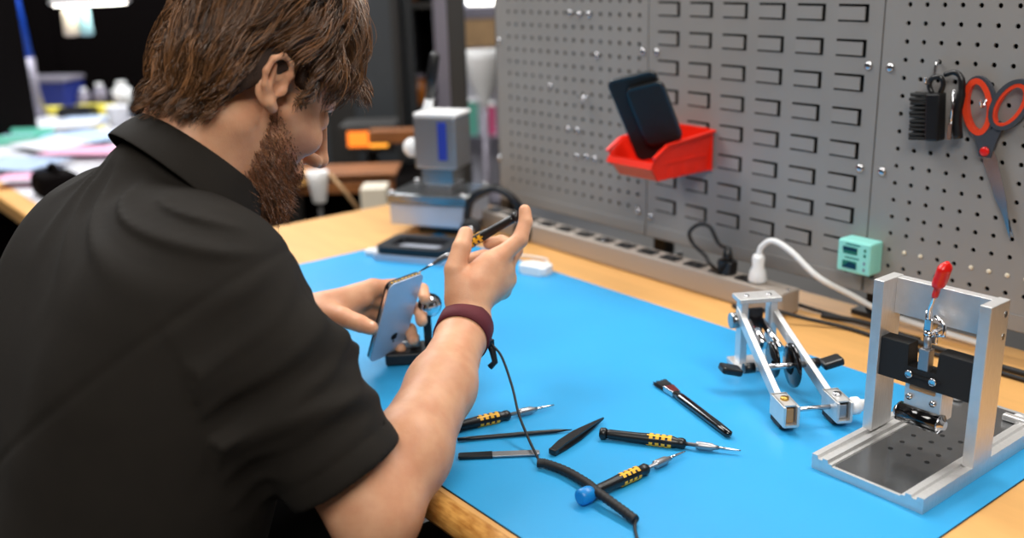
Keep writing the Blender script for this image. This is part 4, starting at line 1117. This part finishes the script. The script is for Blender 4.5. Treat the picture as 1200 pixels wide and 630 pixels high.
MB().cyl((.193, YA*1.15+.009, .022), (.193, YA*1.15+.016, .022), .005).lathe([(0, .009), (.003, .011), (.010, .011), (.013, .008), (.016, .007), (.020, .007)], (.193, YA*1.15+.014, .022), (0, 1, 0), 20).build('lock_knob', 'white_plastic', sc_)

# small jig behind the phone
jg = thing('phone_jig', 'small black jig with a chrome knob behind the held phone', 'jig', onz(487, 420, MZ), frame((.55, .83, 0), z=(0, 0, 1)))
MB().box((.0, 0, .010), (.085, .052, .018), bev=.003).build('base', 'black_plastic', jg)
MB().box((.020, .008, .042), (.012, .020, .060), bev=.002).build('upright', 'black_plastic', jg)
MB().box((-.010, .006, .025), (.036, .026, .014), bev=.003).build('jaw', 'steel_dull', jg)
MB().lathe([(0, .006), (.003, .014), (.006, .0150), (.010, .0135), (.012, .008), (.0125, 0)], (.024, -.004, .082), (.45, -1, .15), 28).build('knob', 'chrome', jg)
MB().lathe([(-.004, .017), (.004, .017)], (.025, -.002, .0825), (.45, -1, .15), 28).build('knob_ring', 'black_rubber', jg)

# ------------------------------------------------------------------ lever press at the back left
fx = V((.86, .51, 0)).normalized()
fl_ = onz(452, 268, DZ); pr0 = np.array([-1.745, -.150, DZ])
lpz = thing('lever_press', 'grey bench lever press with a black handle at the back left of the bench', 'press', pr0, frame(fx, z=(0, 0, 1)))
MB().box((.02, .01, .011), (.11, .10, .020), bev=.003).build('pedestal', 'black_plastic', lpz)
MB().box((0, 0, .046), (.175, .135, .046), bev=.003).build('base', 'phone_back', lpz)
MB().box((0, 0, .081), (.182, .142, .020), bev=.003).build('base_cap', 'alu_plate', lpz)
for sx in (-1, 1):
    for sy in (-1, 1): MB().lathe([(0, .0065), (.005, .006), (.006, 0)], (sx*.082, sy*.062, .091), (0, 0, 1), 16).build('bolt', 'steel', lpz)
MB().box((.012, .0, .108), (.060, .062, .034), bev=.002).build('ram', 'steel_dull', lpz)
MB().box((.012, -.004, .128), (.074, .060, .044), bev=.003).build('head', 'alu_plate', lpz)
MB().box((.012, .004, .196), (.096, .082, .110), bev=.004).build('column', 'steel_dull', lpz)
MB().box((.014, .004, .254), (.098, .080, .008), bev=.002).build('column_cap', 'lamp_white', lpz)
mat('press_blue', srgb(25, 50, 150), .5)
MB().box((.030, -.0378, .200), (.020, .002, .080), bev=.0006).build('badge', 'press_blue', lpz)
MB().cyl((-.058, 0, .178), (-.036, 0, .178), .016).ball((-.058, 0, .178), .021).build('side_knob', 'lamp_white', lpz)
MB().tube([(-.018, -.01, .250), (-.010, -.012, .270), (-.004, -.014, .292)], [.012, .010, .009], 12).build('lever', 'lamp_white', lpz)
MB().tube([(-.006, -.014, .286), (.004, -.016, .33), (.014, -.018, .375), (.016, -.018, .380)], [.0095, .0115, .0105, .006], 12).build('handle', 'black_plastic', lpz)
# black frame and tray in front of the press
t = thing('frame_tray', 'black rounded frame lying on a pale tray in front of the lever press', 'tray', (-1.600, -.300, DZ+.002), frame((.86, .51, 0), z=(0, 0, 1)))
mb = MB(); loopmesh(mb, rrect(.150, .105, .018, 6), rrect(.110, .066, .012, 6), .014, .020); mb.build('frame', 'black_plastic', t)
MB().prism(rrect(.158, .112, .010), .012, c=(0, 0, .0005), bev=.002).build('tray', 'phone_back', t)
MB().box((-.092, -.020, .006), (.034, .022, .010), bev=.002).build('tab', 'white_plastic', t)
# black headband loop behind the press
t = thing('headset', 'black headset band with silver ear discs between the press and the bench wall', 'headset', (-1.580, -.118, DZ+.002), frame((.75, .66, 0), z=(0, 0, 1)))
bp_ = spline([(-.060, 0, .012), (-.066, 0, .050), (-.050, 0, .092), (-.005, 0, .110), (.035, 0, .085), (.052, 0, .045), (.056, 0, .014)], 8)
MB().tube(bp_, .0085, 10).build('band', 'black_plastic', t)
for x in (-.058, .054): MB().lathe([(-.008, .018), (.0, .023), (.010, .022), (.014, .014), (.015, 0)], (x, 0, .024), (0, -1, 0), 22).build('ear_cup', 'black_rubber', t)
for x in (-.058, .054): MB().lathe([(0, .009), (.002, .008), (.0022, 0)], (x, -.0155, .024), (0, -1, 0), 18).build('ear_disc', 'chrome', t)
# ------------------------------------------------------------------ the workshop behind
mat('cab_grey', srgb(72, 76, 80), .45, metal=.3, noise=.1, nscale=4)
mat('cab_dark', srgb(46, 44, 42), .5, noise=.1, nscale=4)
mat('cab_light', srgb(150, 145, 158), .4, metal=.4)
mat('beam_wood', srgb(150, 92, 46), .5, noise=.3, nscale=14, stretch=(1, 5, 5))
mat('amber', srgb(205, 120, 45), .25, noise=.3)
mat('glow_orange', (1, .22, .02, 1), .5, emit=1.0)
mat('blue_panel', srgb(10, 80, 205), .5)
mat('navy', srgb(22, 40, 120), .5)
mat('paper', srgb(205, 205, 212), .7, noise=.1, nscale=9)
mat('paper_blue', srgb(165, 185, 215), .7)
mat('paper_pink', srgb(225, 165, 195), .7)
mat('note_yellow', srgb(240, 225, 90), .7)
mat('tray_green', srgb(120, 210, 185), .5)
mat('pink', srgb(245, 80, 140), .6)
mat('cyan', srgb(165, 215, 225), .4)
mat('tan', srgb(200, 160, 115), .6, noise=.2)
mat('black_soft', srgb(11, 8, 8), .9, spec=.04)
def prop(name, mb, m, label, cat, group=None): return tag(mb.build(name, m), label, cat, group)
# neighbouring bench with clutter
TZ = .75
nb = thing('workbench', 'second wooden workbench covered with papers behind the man', 'workbench', (-3.80, -.42, 0))
MB().box((0, 0, TZ-.021), (2.5, .76, .04), bev=.006).build('worktop', 'wood_top', nb)
MB().box((0, .02, TZ-.0005), (2.44, .69, .001)).build('bench_cover', 'paper', nb)
for sx in (-1, 1):
    for sy in (-1, 1): MB().box((sx*1.15, sy*.30, (TZ-.04)/2), (.05, .05, TZ-.04)).build('leg', 'frame_dark', nb)
items = [
 ((22, 166), .20, .17, .035, 'tray_green', 'tray', 'pale green tray at the left on the second bench', 'tray', .3),
 ((14, 134), .16, .09, .02, 'note_yellow', 'note_pad', 'yellow note pad behind the green tray', 'note pad', .2),
 ((72, 134), .16, .08, .03, 'note_yellow', 'note_pad', 'yellow note pad in front of the blue box', 'note pad', .1),
 ((130, 131), .18, .08, .035, 'note_yellow', 'note_pad', 'yellow note pad nearest to the neck of the man', 'note pad', .0),
 ((92, 137), .14, .08, .04, 'black_plastic', 'parts_box', 'flat black parts box between two yellow pads', 'box', .2),
 ((112, 142), .26, .12, .015, 'paper_blue', 'paper_sheet', 'pale blue sheet in front of the yellow pads', 'paper', .3),
 ((70, 150), .30, .21, .006, 'paper', 'paper_sheet', 'white paper in the middle of the second bench', 'paper', .5),
 ((48, 146), .21, .30, .010, 'paper', 'paper_stack', 'white paper stack behind the green tray', 'paper', .1),
 ((100, 165), .30, .21, .008, 'paper_blue', 'paper_sheet', 'bluish paper sheet left of the collar', 'paper', -.3),
 ((125, 160), .20, .15, .012, 'paper', 'paper_stack', 'small white paper stack beside the collar', 'paper', .6),
 ((102, 183), .26, .16, .010, 'paper_pink', 'paper_sheet', 'pink tinted sheet just above the shoulder', 'paper', .2),
 ((60, 175), .24, .18, .008, 'paper', 'paper_sheet', 'white sheet right of the green tray', 'paper', -.4),
 ((60, 200), .28, .20, .012, 'paper', 'paper_stack', 'white paper stack near the front of the second bench', 'paper', .2),
 ((20, 200), .26, .20, .006, 'paper_blue', 'paper_sheet', 'bluish sheet below the green tray', 'paper', .0),
 ((38, 216), .18, .10, .010, 'paper_pink', 'paper_sheet', 'pale pink sheet at the front corner of the second bench', 'paper', .3),
 ((112, 150), .08, .06, .02, 'note_yellow', 'sticky_note', 'small yellow note among the white papers', 'note', .3),
 ((140, 148), .10, .10, .05, 'paper', 'parts_cup', 'white parts cup next to the collar of the man', 'cup', .3),
]
for it_, (p, a, b, h, m, nm, lb, ct, rz) in enumerate(items):
    if nm == 'paper_stack': h = .005
    q = onz(p[0], p[1], TZ); rz += .6; q[1] = min(q[1], -.07-b*.4)
    o = thing(nm, lb, ct, (q[0], q[1], TZ+.0005+(.006+.0012*it_ if nm == 'paper_sheet' else 0)), (0, 0, rz), {'paper_sheet': 'papers on the second bench', 'paper_stack': 'paper stacks on the second bench', 'note_pad': 'yellow note pads on the second bench'}.get(nm))
    if nm == 'tray':
        MB().prism(rrect(a, b, .02), .006).build('tray_floor', m, o)
        mb = MB(); loopmesh(mb, rrect(a, b, .02), rrect(a-.012, b-.012, .014), h, h/2); mb.build('tray_rim', m, o)
        MB().prism(rrect(a*.7, b*.6, .01), .012, c=(0, 0, .0065)).build('lining', 'paper_blue', o)
    elif nm == 'parts_cup':
        MB().lathe([(0, .030), (.004, .034), (.075, .042), (.078, .040), (.01, .030), (.008, 0)], seg=20).build('cup', m, o)
    elif nm == 'paper_stack' or nm == 'note_pad':
        for k in range(3): MB().prism(rrect(a-.01*k, b-.008*k, .002), h/3-.0004, Matrix.Rotation(.06*k, 3, 'Z'), (0, 0, h/3*k)).build('sheets', m, o)
    elif nm == 'parts_box':
        MB().box((0, 0, h/2), (a, b, h), bev=.004).build('box', m, o); MB().box((0, 0, h), (a*.9, b*.85, .004), bev=.001).build('lid', m, o)
    else:
        mb = MB(); n = 6
        vs = [[mb.bm.verts.new((a*(i/n-.5), b*(j/n-.5), .001+.0012*(1+math.sin(i*1.3+j*.9+rz*5))*.5)) for j in range(n+1)] for i in range(n+1)]
        for i in range(n):
            for j in range(n): mb.bm.faces.new((vs[i][j], vs[i+1][j], vs[i+1][j+1], vs[i][j+1])).smooth = True
        g_ = mb.build('sheet', m, o); s2 = g_.modifiers.new('t', 'SOLIDIFY'); s2.thickness = .001
# black bag hanging at the bench corner
q = onz(68, 232, .74)
o = thing('tool_bag', 'black tool bag on the front corner of the second bench', 'bag', (q[0], q[1], TZ))
MB().box((0, 0, .03), (.12, .10, .06), bev=.015).build('bag', 'black_soft', o); MB().tube(spline([(-.04, 0, .055), (-.02, 0, .075), (.02, 0, .075), (.04, 0, .055)], 6), .008, 8).build('handle', 'black_soft', o)
# blue box, white cup, glass jars behind
def stand(px, py, d): q = at(px, py, d); return q
q = onz(62, 124, TZ); o = thing('blue_box', 'navy blue storage box with a pale lid at the back of the second bench', 'box', (q[0]-.05, q[1], TZ), (0, 0, .75))
MB().box((0, 0, .055), (.27, .16, .108), bev=.006).build('box', 'navy', o); MB().box((0, 0, .118), (.28, .17, .018), bev=.004).build('lid', 'cab_light', o)
for (px, py, h, r, lb) in ((32, 118, .18, .035, 'pale bottle left of the navy box'), (100, 122, .07, .028, 'small pale bottle right of the navy box'), (119, 121, .09, .030, 'grey bottle beside the small pale bottle'), (145, 122, .10, .042, 'white jar by the back of the head')):
    q = onz(px, py, TZ); o = thing('bottle', lb, 'bottle', (q[0], q[1], TZ), group='bottles at the back of the second bench')
    MB().lathe([(0, r*.9), (.005, r), (h*.65, r), (h*.8, r*.5), (h*.85, r*.45)], seg=18).build('body', 'cab_light' if r < .04 else 'lamp_white', o); MB().lathe([(0, r*.55), (h*.15, r*.5)], (0, 0, h*.85), seg=14).build('cap', 'lamp_white', o)
# dark curtain wall and monitor-like cabinet behind the second bench
o = thing('equipment_cabinet', 'tall black cabinet standing behind the second bench', 'cabinet', (-5.45, .55, 0), (0, 0, math.radians(-38)))
MB().box((0, 0, 1.1), (.7, 2.2, 2.2), bev=.01).build('carcass', 'black_soft', o)
for k in range(3): MB().box((.355, -.72+.72*k, 1.1), (.01, .70, 2.12), bev=.004).build('door', 'black_soft', o)
q = at(157, 14, 5.03)
o = thing('hanging_board', 'bright blue board hanging on the black cabinet above the yellow pads', 'panel', q, Matrix((tuple(CR), (0, 0, 1), tuple(np.cross(CR, (0, 0, 1))))).transposed())
MB().box((.02, .02, 0), (.50, .16, .03), bev=.006).build('panel', 'blue_panel', o); MB().box((.02, .104, 0), (.50, .008, .036)).build('rail', 'cab_light', o)
q = at(25, 32, 4.0)
o = thing('blue_tube', 'upright blue tube at the far left edge of the black cabinet', 'tube', (q[0], q[1], TZ))
MB().tube([(0, 0, .24), (-.02, -.02, .62)], .026, 14).build('tube', 'blue_panel', o); MB().tube([(0, 0, 0), (0, 0, .10), (0, 0, .24)], [.045, .030, .030], 14).build('socket', 'cab_light', o)
q = at(-14, 60, 3.6)
o = thing('floor_cabinet', 'narrow black cabinet with a pink label at the left edge of the picture', 'cabinet', (q[0]-.06, q[1]-.13, 0), (0, 0, math.radians(-52)))
MB().box((0, .14, .85), (.22, .22, 1.7), bev=.006).build('carcass', 'black_soft', o); MB().box((.055, .028, 1.025), (.05, .004, .095)).build('label_card', 'pink', o)
# round lamp over the second bench
q = at(105, -2, 3.1)
o = thing('bench_lamp', 'round white lamp hanging low over the second bench', 'lamp', q)
MB().lathe([(0, .0), (.0, .118), (.006, .122), (.030, .110), (.055, .05), (.06, 0)], (0, 0, -.015), seg=36).build('shade', 'lamp_white', o)
MB().lathe([(0, 0), (0, .108), (.003, .108), (.003, 0)], (0, 0, -.020), seg=36).build('diffuser', 'lamp_glow', o)
MB().tube([(0, 0, .045), (0, 0, .3), (-.1, .1, ZC-q[2])], .010, 10).build('stem', 'lamp_white', o)
for (px, w_, h_, m, lb) in ((83, .024, .085, 'cream', 'white cylinder hanging left under the round lamp'), (99, .019, .085, 'cyan', 'pale cyan cylinder hanging right under the round lamp')):
    c_ = at(px+(1 if px > 90 else -1), 24, 3.1)
    o = thing('hanging_tool', lb, 'tool', (c_[0], c_[1], q[2]-.022))
    MB().lathe([(-h_*1.05, w_*.8), (-h_, w_*1.08), (-h_*.72, w_), (-.012, w_*.9), (-.001, w_*.5)], seg=16).build('body', m, o)
# grey cabinets behind the press
def facing(px, py, d, yaw=0): q = at(px, py, d); return (q[0], q[1], 0)
RZ = Matrix((tuple(CR), tuple(-np.cross(CR, (0, 0, 1))), (0, 0, 1))).transposed()
fwd = np.array([CF[0], CF[1], 0]); fwd /= np.linalg.norm(fwd); rt = np.array([-fwd[1], fwd[0], 0])*-1
RZ = Matrix((tuple(rt), tuple(fwd), (0, 0, 1))).transposed()
def ground(px, d): q = at(px, 100, d); return (q[0], q[1], 0)
o = thing('equipment_cabinet', 'tall blue-grey cabinet in front of the face of the man', 'cabinet', ground(425, 3.65), RZ)
MB().box((-.035, .22, .98), (.36, .40, 1.9), bev=.01).build('carcass', 'cab_grey', o); MB().box((.130, .018, .98), (.028, .006, 1.8)).build('edge_strip', 'cab_dark', o)
MB().box((-.09, .016, 1.0), (.10, .006, 1.8), bev=.002).build('door', 'cab_dark', o)
o = thing('rack_cabinet', 'grey rack with an open dark bay and a pale edge, left of the lever press', 'rack', ground(500, 3.75), RZ*1.0)
MB().box((-.060, .2, .98), (.036, .34, 1.96)).build('side_post', 'cab_grey', o)
MB().box((.066, .2, .98), (.060, .34, 1.96)).build('side_post', 'cab_light', o)
MB().box((.0, .36, .98), (.19, .02, 1.96)).build('back_panel', 'black_soft', o)
for z in (.62, .775, 1.16): MB().box((.0, .2, z), (.090, .32, .02)).build('shelf', 'cab_dark', o)
for z in (.20,): MB().box((.0, .2, z), (.13, .32, .36)).build('drawer_block', 'cab_dark', o)
q_j = np.array(ground(491, 3.86))
o = thing('glass_jar', 'amber glass jar on the shelf of the grey rack', 'jar', (q_j[0], q_j[1], .7855))
MB().lathe([(0, .028), (.004, .032), (.075, .032), (.088, .024), (.10, .024)], seg=20).build('jar', 'amber', o); MB().lathe([(0, .026), (.016, .026), (.017, 0)], (0, 0, .10), seg=20).build('lid', 'cab_light', o)
q_j = np.array(ground(489, 3.86))
o = thing('glass_jar', 'red-brown jar high in the bay of the grey rack', 'jar', (q_j[0], q_j[1], 1.171))
MB().lathe([(0, .018), (.004, .020), (.05, .020), (.058, .014)], seg=18).build('jar', 'beam_wood', o); MB().lathe([(0, .016), (.012, .016), (.013, 0)], (0, 0, .058), seg=18).build('lid', 'cab_dark', o)
o = thing('upright_post', 'dark brown upright post just left of the bright gap beside the bench wall', 'post', ground(537, 2.55), RZ)
MB().box((0, .03, .98), (.044, .05, 1.96), bev=.003).build('post', 'cab_dark', o); MB().box((0, .03, .01), (.10, .10, .02)).build('foot_plate', 'cab_dark', o)
# wooden shelf beams and the orange glow
q = at(415, 222, 2.85)
o = thing('low_shelf', 'low wooden shelf of two beams behind the bench, left of the press', 'shelf', (q[0], q[1], 0), RZ)
MB().box((-.06, .05, q[2]+.0), (.34, .05, .034), bev=.003).build('beam', 'beam_wood', o)
MB().box((-.06, .10, q[2]+.035), (.36, .16, .012), bev=.002).build('board', 'beam_wood', o)
MB().box((.16, .32, q[2]+.10), (.30, .06, .040), bev=.003).build('beam', 'beam_wood', o)
for x in (-.2, .26): MB().box((x, .12, (q[2]-.02)/2), (.04, .04, q[2]-.02)).build('leg', 'cab_dark', o)
MB().box((.26, .33, (q[2]+.08)/2), (.04, .04, q[2]+.08)).build('leg', 'cab_dark', o)
MB().box((.02, .40, q[2]-.12), (.6, .40, .16)).build('dark_case', 'black_soft', o)
q2 = at(430, 164, 3.22); q2z = q[2]-.04
o = thing('indicator_lamp', 'glowing orange lamp box between the face and the press', 'lamp', (q2[0], q2[1], q2[2]), RZ)
MB().box((.0, .10, 0), (.18, .16, .09), bev=.004).build('housing', 'cab_dark', o)
MB().box((-.03, .018, .0), (.070, .006, .05), bev=.002).build('glow_window', 'glow_orange', o)
mat('glow_amber', (1, .38, .04, 1), .5, emit=1.3)
MB().box((.035, .018, -.006), (.060, .006, .042), bev=.002).build('glow_window', 'glow_amber', o)
MB().tube([(0, .1, -.045), (0, .1, -q2[2]+q2z+.001)], .02, 10).build('stem', 'cab_dark', o)
q = at(373, 216, 2.62)
o = thing('hanging_cup', 'white cup shaped funnel hanging below the nose of the man', 'funnel', (q[0], q[1], q[2]))
MB().lathe([(-.048, .016), (-.045, .018), (.01, .026), (.034, .030), (.036, .027), (.0, .022), (-.04, .014)], seg=20).build('cup', 'lamp_white', o)
MB().tube([(.03, .02, .03), (.05, .05, -.02), (.075, .075, -.072)], .005, 8).build('strap', 'tan', o)
MB().tube([(0, 0, -.047), (0, 0, -q[2]+.001)], .006, 8).build('stem', 'cab_dark', o)
# cream bin next to the press
q = onz(450, 235, .70)
o = thing('cream_box', 'cream coloured box behind the left end of the bench', 'box', tuple(at(437, 228, 2.60)*[1, 1, 0]), RZ)
zz = at(437, 228, 2.60)[2]
MB().box((0, .05, zz-.02), (.070, .08, .07), bev=.005).build('box', 'cream', o); MB().box((0, .05, (zz-.056)/2), (.05, .06, zz-.056)).build('stand', 'cab_dark', o)
# bright gap between the dark post and the bench wall
o = thing('pole_lamp', 'white funnel shaded lamp on a thin pole seen in the gap beside the bench wall', 'lamp', ground(567, 3.6))
z1, z2 = at(567, 132, 3.6)[2], at(567, 58, 3.6)[2]
MB().lathe([(z1, .010), (z1+.03, .012), (z2-.10, .055), (z2-.03, .070), (z2, .070), (z2+.001, .064), (z2-.1, .045)], seg=24).build('shade', 'lamp_white', o)
MB().tube([(0, 0, .02), (0, 0, z1+.01)], .013, 10).lathe([(0, .12), (.02, .11), (.022, 0)]).build('pole', 'cab_light', o)
o = thing('shelf_unit', 'tan shelf unit far behind in the bright gap', 'shelf', ground(566, 4.6), RZ)
a1, a2 = at(566, 55, 4.6)[2], at(566, 22, 4.6)[2]
MB().box((0, .2, (a1+a2)/2), (.30, .3, a2-a1)).build('cupboard', 'tan', o)
MB().box((0, .2, a2+.03), (.32, .3, .05)).build('top_board', 'cab_light', o)
MB().box((0, .34, a1/2), (.30, .02, a1)).build('back_board', 'paper', o)
for z in (.2, .5, at(566, 168, 4.6)[2]): MB().box((0, .2, z), (.30, .3, .02)).build('shelf', 'cab_light', o)
zc = at(566, 168, 4.6)[2]+.011
for (px, w_, h_, m, lb, nm) in ((553, .05, .16, 'tray_green', 'teal box on the far shelf in the bright gap', 'parts_box'), (573, .05, .14, 'pink', 'pink box on the far shelf in the bright gap', 'parts_box')):
    g0 = np.array(ground(px, 4.72)); ob = thing(nm, lb, 'box', (g0[0], g0[1], zc), RZ)
    MB().box((0, 0, h_/2), (w_, .08, h_), bev=.004).build('box', m, ob); MB().box((0, 0, h_+.004), (w_*1.05, .084, .008)).build('lid', 'lamp_white', ob)
for (px, lb) in ((557, 'left one of the two bright round lamps at the top of the gap'), (576, 'right one of the two bright round lamps at the top of the gap')):
    q = at(px, 1, 5.2); o = thing('ceiling_spot', lb, 'lamp', q)
    MB().ball((0, 0, 0), .046).build('bulb', 'lamp_glow', o); MB().tube([(0, 0, .04), (0, 0, ZC-q[2])], .008, 8).build('cord', 'cab_dark', o)
# pale partition behind the gap
o = thing('partition', 'pale partition at the far end of the workshop', 'partition', ground(575, 5.6), RZ)
MB().box((.3, .1, 1.0), (.95, .06, 2.0), bev=.004).build('panel', 'paper_blue', o)
for x in (-.1, .7): MB().box((x, .1, .02), (.06, .4, .04)).build('foot', 'cab_dark', o)

sc.view_settings.view_transform = 'Standard'; sc.view_settings.look = 'None'; sc.view_settings.gamma = 1; sc.view_settings.exposure = .31
sc.view_settings.use_curve_mapping = False
